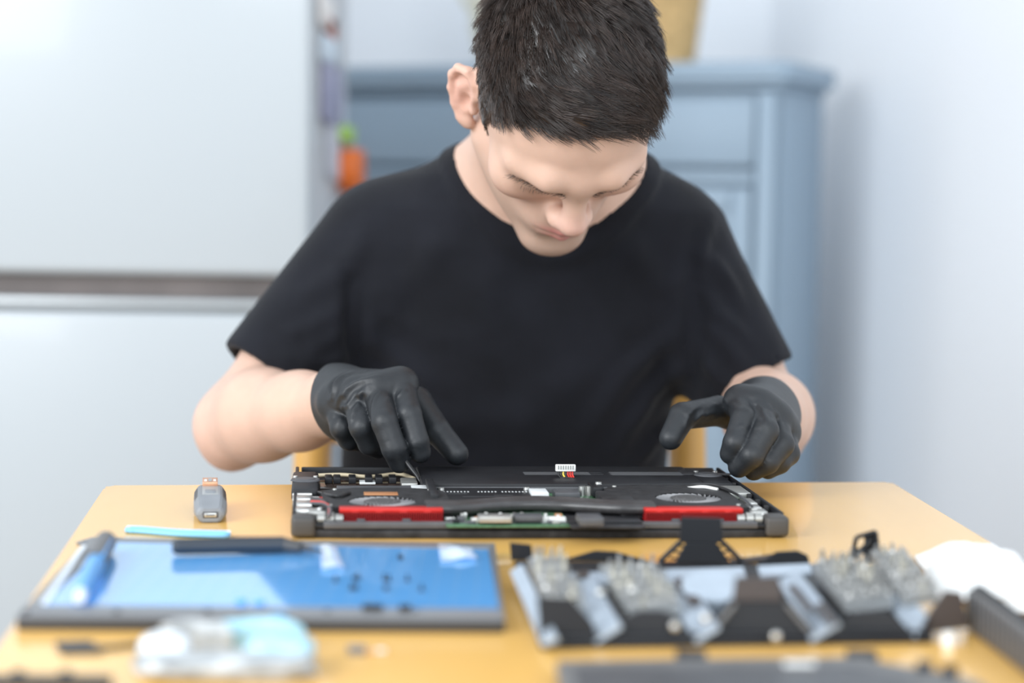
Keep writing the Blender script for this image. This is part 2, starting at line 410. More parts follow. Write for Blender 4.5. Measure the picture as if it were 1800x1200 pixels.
for i in range(4):
    a, b = np.array(qi[i]), np.array(qi[(i + 1) % 4]); m_ = (a + b) / 2; ln = np.linalg.norm(b - a) - .046
    box('apron', (m_[0], m_[1], .682), (ln, .02, .078), 'table_leg', tb, .002, (0, 0, math.atan2(b[1] - a[1], b[0] - a[0])))

# chair ---------------------------------------------------------
mat('chair_wood', (.66, .37, .10), .4, var=.1, vscale=7, stretch=(1, 1, .2))
chY = 2.22
xl = W(547, 800, chY)[0]; xr = W(1210, 800, chY)[0]; chx = (xl + xr) / 2; hw = (xr - xl) / 2
ch = empty('wooden_chair', (chx, 2.03, 0), 0, 'honey-coloured wooden chair the person sits on', 'chair')
box('seat', (0, 0, .421), (hw * 2 + .03, .42, .03), 'chair_wood', ch, .008)
for s in (-1, 1):
    tube('back_post', [(s * hw, chY - 2.03, 0), (s * hw, chY - 2.03, .45), (s * hw, chY - 2.03 + .01, .7), (s * hw * .97, chY - 2.03 + .03, .93)], .021, 'chair_wood', ch, 12)
    tube('front_leg', [(s * (hw - .01), -.17, 0), (s * (hw - .01), -.17, .408)], [.015, .02], 'chair_wood', ch, 12)
    tube('side_stretcher', [(s * (hw - .005), -.17, .2), (s * hw, chY - 2.03, .2)], .011, 'chair_wood', ch, 8)
for z in (.62, .74, .88): box('back_slat', (0, chY - 2.03 + .01 + (z - .62) * .07, z), (hw * 2 - .02, .016, .05), 'chair_wood', ch, .005)
# ---------------------------------------------------------------- the person
mat('skin', (.75, .5, .4), .48, attr='tint', sss=.12, var=.035, vscale=60, bump=.06, bscale=900, spec=.35)
mat('shirt_black', (.0072, .0080, .0120), .85, sheen=.06, var=.3, vscale=14, bump=.25, bscale=1500, spec=.2)
mat('trouser_black', (.010, .010, .012), .85, bump=.2, bscale=1200, spec=.2)
mat('glove_nitrile', (.016, .0185, .022), .5, bump=.15, bscale=200, var=.2, vscale=40, spec=.5)
mat('hair_dark', (.028, .019, .016), .27, spec=.65, attr='tint')
mat('shoe_black', (.02, .02, .022), .5)

HO = np.array([.038, 1.742, 1.079])
def rot3(a, b, c):
    a, b, c = map(math.radians, (a, b, c))
    Rz = np.array([[math.cos(a), -math.sin(a), 0], [math.sin(a), math.cos(a), 0], [0, 0, 1]])
    Rx = np.array([[1, 0, 0], [0, math.cos(b), -math.sin(b)], [0, math.sin(b), math.cos(b)]])
    Ry = np.array([[math.cos(c), 0, math.sin(c)], [0, 1, 0], [-math.sin(c), 0, math.cos(c)]])
    return Ry @ Rx @ Rz
HR = rot3(23.5, 61, 17.5)
ROOT = np.array([0, 2.0, 0.0])
person = empty('person', ROOT, 0, 'person in a black t-shirt and black gloves bent over the opened laptop', 'person')

# torso cross-sections: z, cx, cy, half-width, half-depth
SECZ = np.array([.46, .52, .60, .68, .76, .84, .90, .95, .985, 1.015, 1.04, 1.06])
SECX = np.array([-.01, -.01, -.01, -.008, -.005, .004, .012, .016, .020, .024, .030, .034])
SECY = np.array([2.06, 2.06, 2.05, 2.035, 2.02, 2.005, 1.995, 1.985, 1.978, 1.972, 1.965, 1.96])
SECA = np.array([.165, .172, .168, .166, .166, .165, .168, .172, .165, .135, .095, .06])
SECB = np.array([.10, .118, .122, .122, .122, .122, .122, .118, .108, .09, .07, .05])
def torso(off):
    def fn(p):
        z = np.clip(p[:, 2], SECZ[0], SECZ[-1])
        a = np.interp(z, SECZ, SECA) + off; b = np.interp(z, SECZ, SECB) + off
        x = (p[:, 0] - np.interp(z, SECZ, SECX)) / a; y = (p[:, 1] - np.interp(z, SECZ, SECY)) / b
        r = (np.abs(x) ** 2.3 + np.abs(y) ** 2.3) ** (1 / 2.3)
        d = (r - 1) * np.minimum(a, b) * .92
        return smax(smax(d, p[:, 2] - SECZ[-1] - off, .02), SECZ[0] - off - p[:, 2], .02)
    return fn
# joints
SR, ER, WR = W(672, 438, 1.975), W(414, 748, 1.905), W(594, 707, 1.745)
SL, EL, WL = W(1178, 446, 1.975), W(1352, 742, 1.945), W(1342, 728, 1.765)
NB = W(966, 352, 1.965)

body = Model(); body.frame('h', HO, HR)
body.func(torso(-.0085), (.01, 2.0, .76), .40, 'u', 0)
for S, E_, Wr in ((SR, ER, WR), (SL, EL, WL)):
    body.cone(S, S * .45 + E_ * .55, .046, .043, 'u', .03)
    body.cone(S * .45 + E_ * .55, E_, .044, .037, 'u', .03)
    m_ = E_ * .72 + Wr * .28 + np.array([0, 0, .004])
    body.cone(E_, m_, .036, .0405, 'u', .02)
    body.cone(m_, E_ * .35 + Wr * .65, .0405, .033, 'u', .02)
    body.cone(E_ * .35 + Wr * .65, Wr, .033, .0265, 'u', .02)
    body.cone(Wr, Wr + (Wr - E_) * .12, .025, .02, 'u', .02)
    body.ell(E_ + np.array([-.008 if E_[0] < 0 else .008, .012, -.024]), .017, 'u', .022)
ax = HO + HR @ np.array([0, .03, -.035])
body.cone(NB + np.array([.0, .0, -.01]), ax, .066, .056, 'u', .045)
body.cone(NB + np.array([-.06, .02, .0]), ax, .034, .03, 'u', .05)
body.cone(NB + np.array([.06, .02, .0]), ax, .034, .03, 'u', .05)
h = dict(fr='h')
body.ell((0, .014, .045), (.0745, .096, .082), 'u', .02, **h)
body.ell((0, -.028, .032), (.065, .066, .068), 'u', .03, **h)
body.ell((0, -.034, -.043), (.053, .05, .059), 'u', .03, **h)
for s in (-1, 1):
    body.cone((s * .054, -.004, -.046), (s * .015, -.073, -.1), .016, .014, 'u', .03, **h)
    body.ell((s * .046, -.061, -.006), .021, 'u', .025, **h)
body.ell((0, -.078, -.0985), (.017, .015, .014), 'u', .025, **h)
body.cone((0, -.087, .031), (.0, -.087, .033), .012, .012, 'u', .015, **h)
for s in (-1, 1):
    body.cone((s * .004, -.0885, .028), (s * .026, -.0885, .0325), .0105, .0112, 'u', .012, **h)
    body.cone((s * .026, -.0885, .0325), (s * .050, -.069, .027), .0112, .0095, 'u', .012, **h)
    body.ell((s * .031, -.1005, .0075), (.020, .0175, .0125), 's', .012, **h)
    body.ell((s * .031, -.0745, .0075), (.0145, .0125, .012), 'u', .006, **h)
    body.cone((s * .018, -.0865, .0035), (s * .044, -.079, .005), .0018, .0014, 'u', .004, **h)
body.cone((0, -.090, .024), (0, -.107, -.016), .0085, .0105, 'u', .014, **h)
body.ell((0, -.1075, -.0195), (.0115, .011, .0100), 'u', .008, **h)
for s in (-1, 1): body.ell((s * .0128, -.097, -.0245), (.0075, .011, .0080), 'u', .007, **h)
for s in (-1, 1): body.ell((s * .0062, -.1055, -.0345), (.003, .0055, .004), 's', .003, **h)
body.ell((0, -.077, -.055), (.03, .021, .024), 'u', .02, **h)
for s in (-1, 1):
    body.cone((0, -.0975, -.0515), (s * .019, -.0895, -.0555), .0052, .003, 'u', .005, **h)
    body.cone((0, -.0965, -.0615), (s * .017, -.089, -.0595), .0058, .003, 'u', .005, **h)
for s in (-1, 1): body.cone((0, -.1055, -.0568), (s * .024, -.0925, -.0574), .0016, .0014, 's', .004, **h)
body.ell((0, -.102, -.077), (.018, .008, .006), 's', .012, **h)
for s in (-1, 1):                                              # ears
    Ec = np.array([s * .081, .010, -.002]); ea = np.array([s * .60, .80, 0]); ea /= np.linalg.norm(ea)
    eb = np.array([0, .16, .987]); en = np.cross(ea, eb) * -s; en *= np.sign(en[0] * s)
    ep = lambda a, b, n=0: Ec + ea * a + eb * b + en * n
    Rm = np.stack([ea, eb - ea * (ea @ eb), en], 1); Rm /= np.linalg.norm(Rm, axis=0)
    body.ell(ep(.001, .006, -.0032), (.0185, .030, .0048), 'u', .006, fr='h', R=Rm)
    hel = [(-.009, .002), (-.0125, .015), (-.008, .027), (.002, .0325), (.013, .027), (.0185, .013), (.0165, -.003), (.010, -.017), (.002, -.027)]
    for q, (a, b) in enumerate(zip(hel, hel[1:])): body.cone(ep(*a, .0015), ep(*b, .0015), .0038, .0038, 'u', .003, **h)
    body.ell(ep(-.004, -.028, -.0005), (.0085, .0085, .005), 'u', .006, fr='h', R=Rm)
    for a, b in (((-.001, .020), (.0075, .008)), ((.0075, .008), (.0065, -.008)), ((.0065, -.008), (-.001, -.016))): body.cone(ep(*a, -.0005), ep(*b, -.0005), .0034, .0034, 'u', .004, **h)
    body.ell(ep(-.002, -.003, .003), (.0058, .009, .0058), 's', .004, fr='h', R=Rm)
    body.ell(ep(-.012, -.005, .002), (.004, .0055, .0035), 'u', .004, fr='h', R=Rm)
BV, BQ = body.mesh((-.36, 1.60, .44), (.34, 2.2, 1.24), .0025)
_hd = np.linalg.norm(BV - HO, axis=1) < .17
for _ in range(10): BV = np.where(_hd[:, None], BV, laplace(BV, BQ, .5))
BN = normals(BV, BQ)
HL = (BV - HO) @ HR                                            # head-local coordinates
ishead = (np.linalg.norm(HL - np.array([0, 0, .01]), axis=1) < .15)
# skin tint: warmer lips, ears, nose and elbows; beard shadow on the jaw
col = np.tile(np.array([.63, .42, .325]), (len(BV), 1))
def blend(c, w):
    global col
    col = col * (1 - w[:, None]) + np.array(c) * w[:, None]
g3 = lambda c, r: np.exp(-(((HL - np.array(c)) / np.array(r)) ** 2).sum(1)) * ishead
jaw = sstep(-HL[:, 2], .028, .07) * sstep(-HL[:, 1], -.01, .03) * ishead * (1 - g3((0, -.1, -.057), (.03, .03, .006)))
blend((.42, .30, .235), .5 * jaw)
blend((.47, .32, .25), .45 * g3((0, -.1, -.041), (.026, .02, .008)))
for s in (-1, 1):
    blend((.76, .40, .33), .55 * np.maximum(g3((s * .09, .012, .003), (.018, .03, .036)), 0))
    blend((.72, .41, .34), .35 * g3((s * .042, -.075, -.018), (.022, .03, .02)))
blend((.71, .39, .335), .5 * g3((0, -.115, -.02), (.016, .016, .02)))
lip = np.maximum(g3((0, -.1, -.0515), (.022, .012, .0048)), g3((0, -.1, -.0615), (.019, .012, .0052)))
blend((.60, .24, .22), np.clip(lip * 1.15, 0, .9))
for e in (ER, EL): blend((.75, .47, .39), .5 * np.exp(-(((BV - e) / .045) ** 2).sum(1)))
# scalp mask
zl = np.interp(HL[:, 1], [-.10, -.082, -.068, -.05, -.038, -.032, -.024, -.012, -.004, .004, .028, .036, .046, .06, .1],
               [.092, .086, .080, .066, .045, .012, -.008, -.008, .012, .034, .034, .0, -.045, -.062, -.062])
earz = (np.abs(HL[:, 0]) > .0735) & (HL[:, 1] > -.010) & (HL[:, 1] < .045) & (HL[:, 2] < .042)
scalp = ishead & (HL[:, 2] > zl) & ~earz & ((HL[:, 2] > -.05) | (HL[:, 1] > .045))
me = npmesh('body', BV - ROOT, BQ, col)
bo = obj('body', me, 'skin', person)

# hair: close-cropped strands, longer on top and combed forward
def strands(P, N, D, Ln, rad, seg=4, lift0=.55, lift1=.05, base=None, bend=None):
    """P roots, N normals, D flow directions, Ln lengths -> prism strand mesh arrays"""
    n = len(P); pts = [P - N * .001]; cur = P.copy()
    for k in range(seg):
        t = k / (seg - 1); lf = (lift0 * (1 - t) + lift1 * t)
        lf = lf if np.isscalar(lf) else lf[:, None]
        d = D * (1 - lf) + N * lf
        if bend is not None: d = d + bend * t
        d /= np.linalg.norm(d, axis=1)[:, None]
        cur = cur + d * (Ln / seg)[:, None]; pts.append(cur)
    return pts
def strand_mesh(pts, rad, colr):
    seg = len(pts) - 1; n = len(pts[0]); V = []; Q = []
    for k, p in enumerate(pts):
        t = pts[min(k + 1, seg)] - pts[max(k - 1, 0)]; t /= np.linalg.norm(t, axis=1)[:, None] + 1e-9
        s = np.cross(t, np.array([.31, .2, .93])); s /= np.linalg.norm(s, axis=1)[:, None] + 1e-9; w = np.cross(s, t)
        rr = (rad * (1 - .75 * (k / seg) ** 1.5))[:, None]
        for j in range(3): V.append(p + (s * math.cos(2 * PI * j / 3) + w * math.sin(2 * PI * j / 3)) * rr)
    V = np.stack(V, 1).reshape(-1, 3)                          # strand-major
    b = (np.arange(n) * 3 * (seg + 1))[:, None]
    for k in range(seg):
        for j in range(3):
            j2 = (j + 1) % 3; Q.append(b + np.array([k * 3 + j, k * 3 + j2, k * 3 + 3 + j2, k * 3 + 3 + j]))
    Q = np.concatenate(Q, 0)
    return V, Q, np.repeat(colr, 3 * (seg + 1), 0)
HLN = BN @ HR
idx = np.where(scalp)[0]
rng = np.random.RandomState(3)
NS = 34000
pick = rng.choice(idx, NS); P = HL[pick] + rng.normal(0, .0009, (NS, 3)); N = HLN[pick]
def flow(P, N):
    crown = np.array([-.012, .066, .115]); n = len(P)
    out = P - crown; out /= np.linalg.norm(out, axis=1)[:, None] + 1e-9
    top = np.tile(np.array([.62, -1.0, -.15]), (n, 1)) + P * np.array([2.5, 0, 0])
    fr = np.tile(np.array([1.0, -.30, -.12]), (n, 1))                       # fringe swept to the left temple
    fr = fr + sstep(P[:, 0], .01, .05)[:, None] * np.array([-.35, -.25, -.75])
    wf = (sstep(-P[:, 1], .005, .055) * sstep(P[:, 2], .03, .075))[:, None]
    side = np.stack([np.zeros(n), -.42 * np.ones(n), -np.ones(n)], 1)
    ws = sstep(np.abs(P[:, 0]), .047, .070)[:, None] * sstep(-P[:, 2], -.085, -.03)[:, None]
    d = (out * .5 + top * .8) * (1 - wf) + fr * wf
    d = d * (1 - ws) + side * ws
    wb = sstep(P[:, 1], .05, .085)[:, None]; d = d * (1 - wb) + wb * (out * .5 + np.array([0, .1, -1]))
    d -= N * (d * N).sum(1)[:, None]
    return d / (np.linalg.norm(d, axis=1)[:, None] + 1e-9)
D = flow(P, N)
NC = 2600                                                       # tufts
ci = rng.choice(idx, NC); CP = HL[ci]; CJ = rng.normal(0, .17, (NC, 3)); CL = rng.uniform(.8, 1.2, NC); CF = rng.uniform(.5, 1.45, NC)
near = np.empty(NS, int)
for a in range(0, NS, 2000):
    near[a:a + 2000] = ((P[a:a + 2000, None] - CP[None]) ** 2).sum(2).argmin(1)
topw = sstep(P[:, 2], .03, .085); frontw = sstep(-P[:, 1], -.0, .06) * topw
Ln = (.0075 + .014 * topw + .006 * frontw) * CL[near] * rng.uniform(.8, 1.12, NS)
Ln *= 1 - .5 * sstep(.03 - (P[:, 2] - zl[pick]), 0, .03) * (1 - topw)
D = D + CJ[near] * .8 + rng.normal(0, .10, (NS, 3)); D /= np.linalg.norm(D, axis=1)[:, None]
lift = np.clip(.22 + (.20 * topw - .14 * frontw) * CF[near] + rng.normal(0, .04, NS), .1, .6)
pts = strands(P, N, D, Ln, None, 4, lift, .02 + .06 * topw)
mean = [np.zeros((NC, 3)) for _ in pts]; cnt = np.bincount(near, minlength=NC)[:, None] + 1e-9
for k in range(len(pts)): np.add.at(mean[k], near, pts[k])
for k in range(1, len(pts)):
    w = .42 * (k / (len(pts) - 1)) ** 1.3; pts[k] = pts[k] * (1 - w) + (mean[k] / cnt)[near] * w
pts = [HO + p @ HR.T - ROOT for p in pts]
tone = (CF[near] * rng.uniform(.75, 1.3, NS))[:, None] * np.array([.044, .029, .023])
tone = tone + (1 - topw)[:, None] * np.array([.052, .034, .024])
HV, HQ, HC = strand_mesh(pts, np.full(NS, .00026) * rng.uniform(.7, 1.2, NS), tone)
# short undercoat following the scalp
fm = scalp[BQ].all(1); uq = BQ[fm]; un, inv = np.unique(uq, return_inverse=True)
edge = np.clip((HL[un, 2] - zl[un]) / .02, 0, 1)
UV = BV[un] + BN[un] * (.0004 + .0026 * edge)[:, None] - ROOT
UQ = inv.reshape(-1, 4)
me = npmesh('hair', np.concatenate([UV, HV]), np.concatenate([UQ, HQ + len(UV)]), np.concatenate([np.tile(np.array([.022, .016, .013]), (len(UV), 1)) + (1 - edge)[:, None] * np.array([.08, .052, .04]), HC]))
ho = obj('hair', me, 'hair_dark', person); ho['label'] = 'short dark brown hair combed forward'
# eyebrows and lashes
def root_on_skin(pl):
    """nearest body vertex to head-local points"""
    hi = np.where(ishead)[0]; out = []
    for p in pl: out.append(hi[((HL[hi] - p) ** 2).sum(1).argmin()])
    return np.array(out)
for s in (-1, 1):
    n = 190; t = rng.uniform(0, 1, n)
    pl = np.stack([s * (.010 + .041 * t), np.full(n, -.1) + .03 * t ** 2, .0205 + .008 * np.sin(t * 2.4) - .006 * t * t + rng.normal(0, .0018, n) * (1 - .6 * t)], 1)
    ri = root_on_skin(pl); Pn = HL[ri] + rng.normal(0, .0006, (n, 3)); Nn = HLN[ri]
    Dn_ = np.tile(np.array([s * .8, .1, -.45]), (n, 1)) + rng.normal(0, .15, (n, 3)) + np.stack([0 * t, 0 * t, .3 * (1 - t) ** 3], 1)
    pt = strands(Pn, Nn, Dn_ / np.linalg.norm(Dn_, axis=1)[:, None], rng.uniform(.004, .0065, n), None, 3, .3, .05)
    v, q, c = strand_mesh([HO + p @ HR.T - ROOT for p in pt], np.full(n, .00017), np.tile([.10, .062, .045], (n, 1)))
    obj('eyebrow', npmesh('eyebrow', v, q, c), 'hair_dark', person)
    n = 30; t = np.sort(rng.uniform(0, 1, n))
    pl = np.stack([s * (.017 + .028 * t), -.089 + .010 * t ** 1.5, .0060 + .0015 * t], 1)
    ri = root_on_skin(pl); Pn = HL[ri]; Nn = HLN[ri]
    Dn_ = np.stack([s * (.1 + .5 * t), -np.ones(n), -.75 * np.ones(n)], 1) + rng.normal(0, .1, (n, 3))
    pt = strands(Pn, Nn, Dn_ / np.linalg.norm(Dn_, axis=1)[:, None], rng.uniform(.003, .005, n), None, 3, .2, .0, bend=np.tile(np.array([0, -.1, .5]), (n, 1)))
    v, q, c = strand_mesh([HO + p @ HR.T - ROOT for p in pt], np.full(n, .00015), np.tile([.05, .033, .026], (n, 1)))
    obj('eyelashes', npmesh('eyelashes', v, q, c), 'hair_dark', person)

# t-shirt
sh = Model()
sh.func(torso(.0), (.01, 2.0, .76), .42, 'u', 0)
hems = []
for S, E_, ra, rb, tt in ((SR, ER, .066, .059, .76), (SL, EL, .063, .053, .78)):
    H_ = S + (E_ - S) * tt; dr_ = (E_ - S) / np.linalg.norm(E_ - S); hems.append((S, H_, dr_))
    base = S - dr_ * .005
    def slv(p, S=base, H_=H_, ra=ra, rb=rb, dr_=dr_):
        q = p - S; L_ = np.linalg.norm(H_ - S); t = q @ dr_; tcl = np.clip(t, 0, L_ + .05)
        d = np.sqrt(((q - tcl[:, None] * dr_) ** 2).sum(1)) - (ra + (rb - ra) * tcl / L_)
        return smax(d, t - L_, .004)
    sh.func(slv, (S + H_) / 2, .22, 'u', .03)
for S, H_, dr_ in hems: sh.cone(H_ - dr_ * .03, H_ + dr_ * .06, .0475, .0495, 's', .003)
nrm = np.array([.05, -.57, .82]); nrm /= np.linalg.norm(nrm)
LC = W(962, 345, 1.952)
def necktube(r):
    def fn(p):
        q = p - LC; t = q @ nrm; d = np.sqrt(((q - t[:, None] * nrm) ** 2).sum(1)) - r
        return smax(d, -.045 - t, .01)
    return fn
pr0 = list(sh.pr)
def collar(p):
    d = None
    for fn, c, rad, op, k, fr in pr0[:3]:
        v = fn(p); d = v if d is None else smin(d, v, k)
    q = p - LC; t = q @ nrm; rad = np.sqrt(((q - t[:, None] * nrm) ** 2).sum(1))
    return np.maximum(np.maximum(d - .006, np.abs(rad - .099) - .0085), np.maximum(-.06 - t, -d - .01))
sh.func(necktube(.0925), LC, .35, 's', .002)
sh.func(collar, LC, .13, 'u', .003)
SV, SQ = sh.mesh((-.36, 1.82, .44), (.34, 2.22, 1.12), .0036, relax=2)
SN = normals(SV, SQ)
fl = [([(634, 470), (630, 560), (634, 655)], .012, -.012), ([(1224, 480), (1218, 580), (1212, 690)], .012, -.012),
      ([(1208, 640), (1150, 700), (1085, 800)], .012, .007), ([(1170, 610), (1090, 690), (1020, 790)], .015, .005), ([(1195, 720), (1165, 770), (1130, 815)], .009, .007), ([(1210, 560), (1150, 620), (1090, 660)], .012, .004),
      ([(650, 590), (700, 640), (770, 690)], .012, .005), ([(645, 660), (720, 720), (800, 750)], .014, .005), ([(660, 470), (690, 540), (690, 600)], .014, .004), ([(655, 540), (740, 590), (820, 600)], .014, .003),
      ([(790, 400), (740, 470), (690, 520)], .016, .004), ([(900, 440), (850, 520), (860, 600)], .02, .003), ([(1090, 400), (1130, 470), (1190, 520)], .016, .004),
      ([(1235, 520), (1285, 560), (1325, 600)], .009, .006), ([(1235, 570), (1280, 610), (1320, 660)], .009, .006), ([(1245, 440), (1280, 480), (1310, 540)], .010, .005), ([(1230, 630), (1255, 665), (1290, 690)], .008, .005), ([(1262, 380), (1240, 430), (1236, 480)], .009, .005),
      ([(625, 520), (570, 560), (500, 590)], .011, .006), ([(625, 570), (560, 615), (480, 630)], .011, .006), ([(610, 450), (560, 500), (510, 520)], .014, .004), ([(628, 620), (570, 645), (500, 655)], .009, .004), ([(640, 390), (620, 450), (600, 500)], .013, .004),
      ([(700, 780), (850, 740), (960, 760)], .018, .004), ([(860, 800), (980, 700), (1080, 640)], .022, .004)]
SV = folds_px(SV, SN, [(p, w, a * 1.3) for p, w, a in fl], -.0045, .014)
so = obj('t_shirt', npmesh('t_shirt', SV - ROOT, SQ), 'shirt_black', person); so['label'] = 'plain black crew-neck t-shirt'

# trousers, shoes (under the table)
tr = Model()
tr.func(lambda p: torso(.006)(p) , (0, 2.05, .5), .25, 'u', 0)
tr.func(lambda p: p[:, 2] - .545, (0, 2.05, .5), .4, 'i', .01)
shoes = []
for s in (-1, 1):
    hip = np.array([s * .095, 2.03, .54]); kn = np.array([s * .13, 1.62, .545]); an = np.array([s * .13, 1.66, .11])
    tr.cone(hip, kn, .083, .066, 'u', .05); tr.cone(kn, an, .066, .05, 'u', .03); shoes.append((an, s))
for an, s in shoes: tr.func(lambda p: .10 - p[:, 2], (0, 1.7, .1), .5, 'i', .004); break
TV, TQ = tr.mesh((-.28, 1.5, .06), (.28, 2.24, .62), .007, relax=2)
obj('trousers', npmesh('trousers', TV - ROOT, TQ), 'trouser_black', person)
for an, s in shoes:
    m_ = Model(); m_.ell((an[0], an[1], .05), (.042, .055, .06), 'u', .02); m_.ell((an[0], an[1] - .11, .036), (.046, .10, .04), 'u', .04)
    m_.func(lambda p: .0 - p[:, 2], (an[0], an[1] - .05, 0), .3, 'i', .006); m_.cone((an[0], an[1], .05), (an[0], an[1], .115), .04, .042, 'u', .01)
    v, q = m_.mesh((an[0] - .07, an[1] - .24, -.02), (an[0] + .07, an[1] + .08, .17), .006)
    obj('shoe', npmesh('shoe', v - ROOT, q), 'shoe_black', person)

# gloved hands
def glove(spec, E_, Wr, cc, dc, rim, wrk):
    g = Model()
    d = (Wr - E_) / np.linalg.norm(Wr - E_)
    pts = {k: [W(*q) for q in v] for k, v in spec.items()}
    rad = {'index': (.0116, .0106, .0100, .0090), 'middle': (.0119, .0109, .0104, .0093), 'ring': (.0117, .0106, .0098, .0088), 'pinky': (.0112, .0100, .0092, .0082), 'thumb': (.0165, .0130, .0116, .0100)}
    def seg(p, a, b, ra, rb):
        ba = b - a; q = p - a; t = np.clip(q @ ba / (ba @ ba), 0, 1)
        return np.sqrt(((q - t[:, None] * ba) ** 2).sum(1)) - (ra + (rb - ra) * t)
    c = np.array(cc); dc = np.array(dc) + d * .6; dc /= np.linalg.norm(dc)
    def hand(p):
        D = seg(p, Wr + d * .006, c - d * .05, rim - .003, rim + .004)
        for k in ('index', 'middle', 'ring', 'pinky'): D = smin(D, seg(p, Wr, pts[k][0], .0225, .0122), .022)
        for a, b in (('index', 'middle'), ('middle', 'ring'), ('ring', 'pinky')): D = smin(D, seg(p, pts[a][0], pts[b][0], .0112, .0112), .012)
        for k, pp in pts.items():
            r = rad[k]; df = None
            for i in range(3):
                v = seg(p, pp[i], pp[i + 1], r[i], r[i + 1]); df = v if df is None else smin(df, v, .002)
            kk = .0012 + (.016 if k == 'thumb' else .011) * np.exp(-((p - pp[0]) ** 2).sum(1) / (.022 if k == 'thumb' else .013) ** 2)
            h = np.maximum(kk - np.abs(D - df), 0) / kk; D = np.minimum(D, df) - h * h * kk * .25
        return smax(D, -((p - c) @ dc), .002)
    allp = np.array([q for v in pts.values() for q in v] + [c])
    g.func(hand, allp.mean(0), .3, 'u', 0)
    g.func(lambda p: np.maximum(np.abs((p - c) @ dc) - .0016, np.maximum(seg(p, Wr + d * .006, c - d * .05, rim - .003, rim + .004) - .0012, -seg(p, Wr + d * .006, c - d * .05, rim - .003, rim + .004) - .003)), c, .06, 'u', .0015)
    V, Q = g.mesh(allp.min(0) - .045, allp.max(0) + .045, .0013)
    N = normals(V, Q)
    V = folds_px(V, N, wrk, -.002, .004)
    return npmesh('glove', V - ROOT, Q)
RH = {'index': [(706, 674, 1.672), (719, 728, 1.640), (733, 776, 1.634), (739, 795, 1.636)],
      'middle': [(664, 688, 1.664), (676, 742, 1.628), (693, 788, 1.624), (702, 812, 1.632)],
      'ring': [(624, 696, 1.672), (636, 750, 1.645), (650, 779, 1.655), (664, 788, 1.678)],
      'pinky': [(590, 708, 1.690), (601, 752, 1.668), (613, 772, 1.676), (628, 776, 1.694)],
      'thumb': [(668, 716, 1.722), (733, 706, 1.702), (768, 757, 1.676), (803, 797, 1.664)]}
LH = {'index': [(1301, 706, 1.682), (1307, 736, 1.648), (1292, 778, 1.634), (1284, 797, 1.637)],
      'middle': [(1334, 717, 1.672), (1346, 757, 1.638), (1321, 800, 1.628), (1299, 820, 1.636)],
      'ring': [(1360, 738, 1.676), (1374, 781, 1.648), (1349, 812, 1.638), (1325, 826, 1.643)],
      'pinky': [(1376, 762, 1.688), (1385, 797, 1.662), (1370, 813, 1.652), (1350, 825, 1.652)],
      'thumb': [(1320, 735, 1.730), (1262, 722, 1.704), (1200, 731, 1.678), (1179, 770, 1.664)]}
ga = obj('glove', glove(RH, ER, WR, W(588, 700, 1.752), (.85, 0, .12), .0265, [([(572, 700), (592, 660), (632, 644)], .0035, .0045), ([(580, 722), (610, 672), (660, 655)], .003, .003), ([(588, 738), (606, 705), (640, 672)], .0028, .003), ([(606, 745), (618, 712), (642, 682)], .0026, .003), ([(574, 690), (582, 662), (606, 645)], .003, -.003), ([(646, 730), (650, 700), (664, 680)], .0022, .0018), ([(684, 700), (700, 684), (716, 676)], .0018, .0015), ([(718, 795), (730, 790), (742, 793)], .0016, .001), ([(720, 787), (731, 783), (741, 786)], .0016, .001)]), 'glove_nitrile', person)
ga['label'] = 'black nitrile glove on the hand at the left of the laptop'
gb = obj('glove', glove(LH, EL, WL, W(1352, 722, 1.775), (-.55, 0, -.1), .0235, [([(1212, 745), (1216, 722), (1238, 702)], .0026, .002), ([(1228, 748), (1240, 735), (1262, 730)], .0024, .002), ([(1322, 700), (1338, 716), (1352, 742)], .0024, .0024), ([(1350, 700), (1372, 724), (1382, 752)], .0026, .0022), ([(1300, 745), (1312, 742), (1322, 746)], .0018, .0012), ([(1255, 706), (1272, 702), (1290, 712)], .0026, .0016)]), 'glove_nitrile', person)
gb['label'] = 'black nitrile glove on the hand at the right of the laptop'
# ---------------------------------------------------------------- opened laptop
mat('plastic_black', (.012, .0125, .015), .45, spec=.3, var=.2, vscale=60, bump=.05, bscale=500)
mat('plastic_matte', (.024, .0235, .025), .55, spec=.3, var=.5, vscale=120, bump=.08, bscale=700)
mat('plastic_grey', (.075, .077, .084), .45, var=.15, vscale=60)
mat('hinge_grey', (.055, .052, .050), .5)
mat('bay_gloss', (.035, .022, .017), .12)
mat('metal_silver', (.62, .62, .60), .32, metal=.85, var=.15, vscale=200)
mat('metal_dull', (.42, .42, .40), .4, metal=.7)
mat('pcb_green', (.055, .14, .07), .4, var=.35, vscale=220)
mat('red_anodised', (.58, .022, .018), .38, metal=.25)
mat('red_fin', (.34, .008, .010), .45, metal=.2)
mat('white_plastic', (.78, .78, .76), .45)
mat('pipe_grey', (.045, .043, .044), .32, var=.3, vscale=90)
mat('label_white', (.70, .72, .72), .5)
mat('wire_red', (.55, .03, .02), .45); mat('wire_yellow', (.75, .55, .08), .45); mat('wire_black', (.012, .012, .013), .4); mat('wire_tan', (.52, .44, .30), .5)
mat('copper', (.70, .32, .14), .4, metal=.6); mat('print_grey', (.075, .077, .082), .6); mat('chip_blue', (.12, .30, .55), .4)
mat('fan_grey', (.34, .34, .35), .35); mat('fan_hub', (.085, .083, .083), .4)
LO = G(512, 947); LY = math.radians(5.6)
lap = empty('laptop', LO, LY, 'black laptop lying upside down with its bottom cover off, fans and red heatsinks showing', 'laptop')
_c, _s = math.cos(LY), math.sin(LY)
def Lp(px, py, z):
    d = (G(px, py, .75 + z) - LO)[:2]; return float(d[0] * _c + d[1] * _s), float(-d[0] * _s + d[1] * _c)
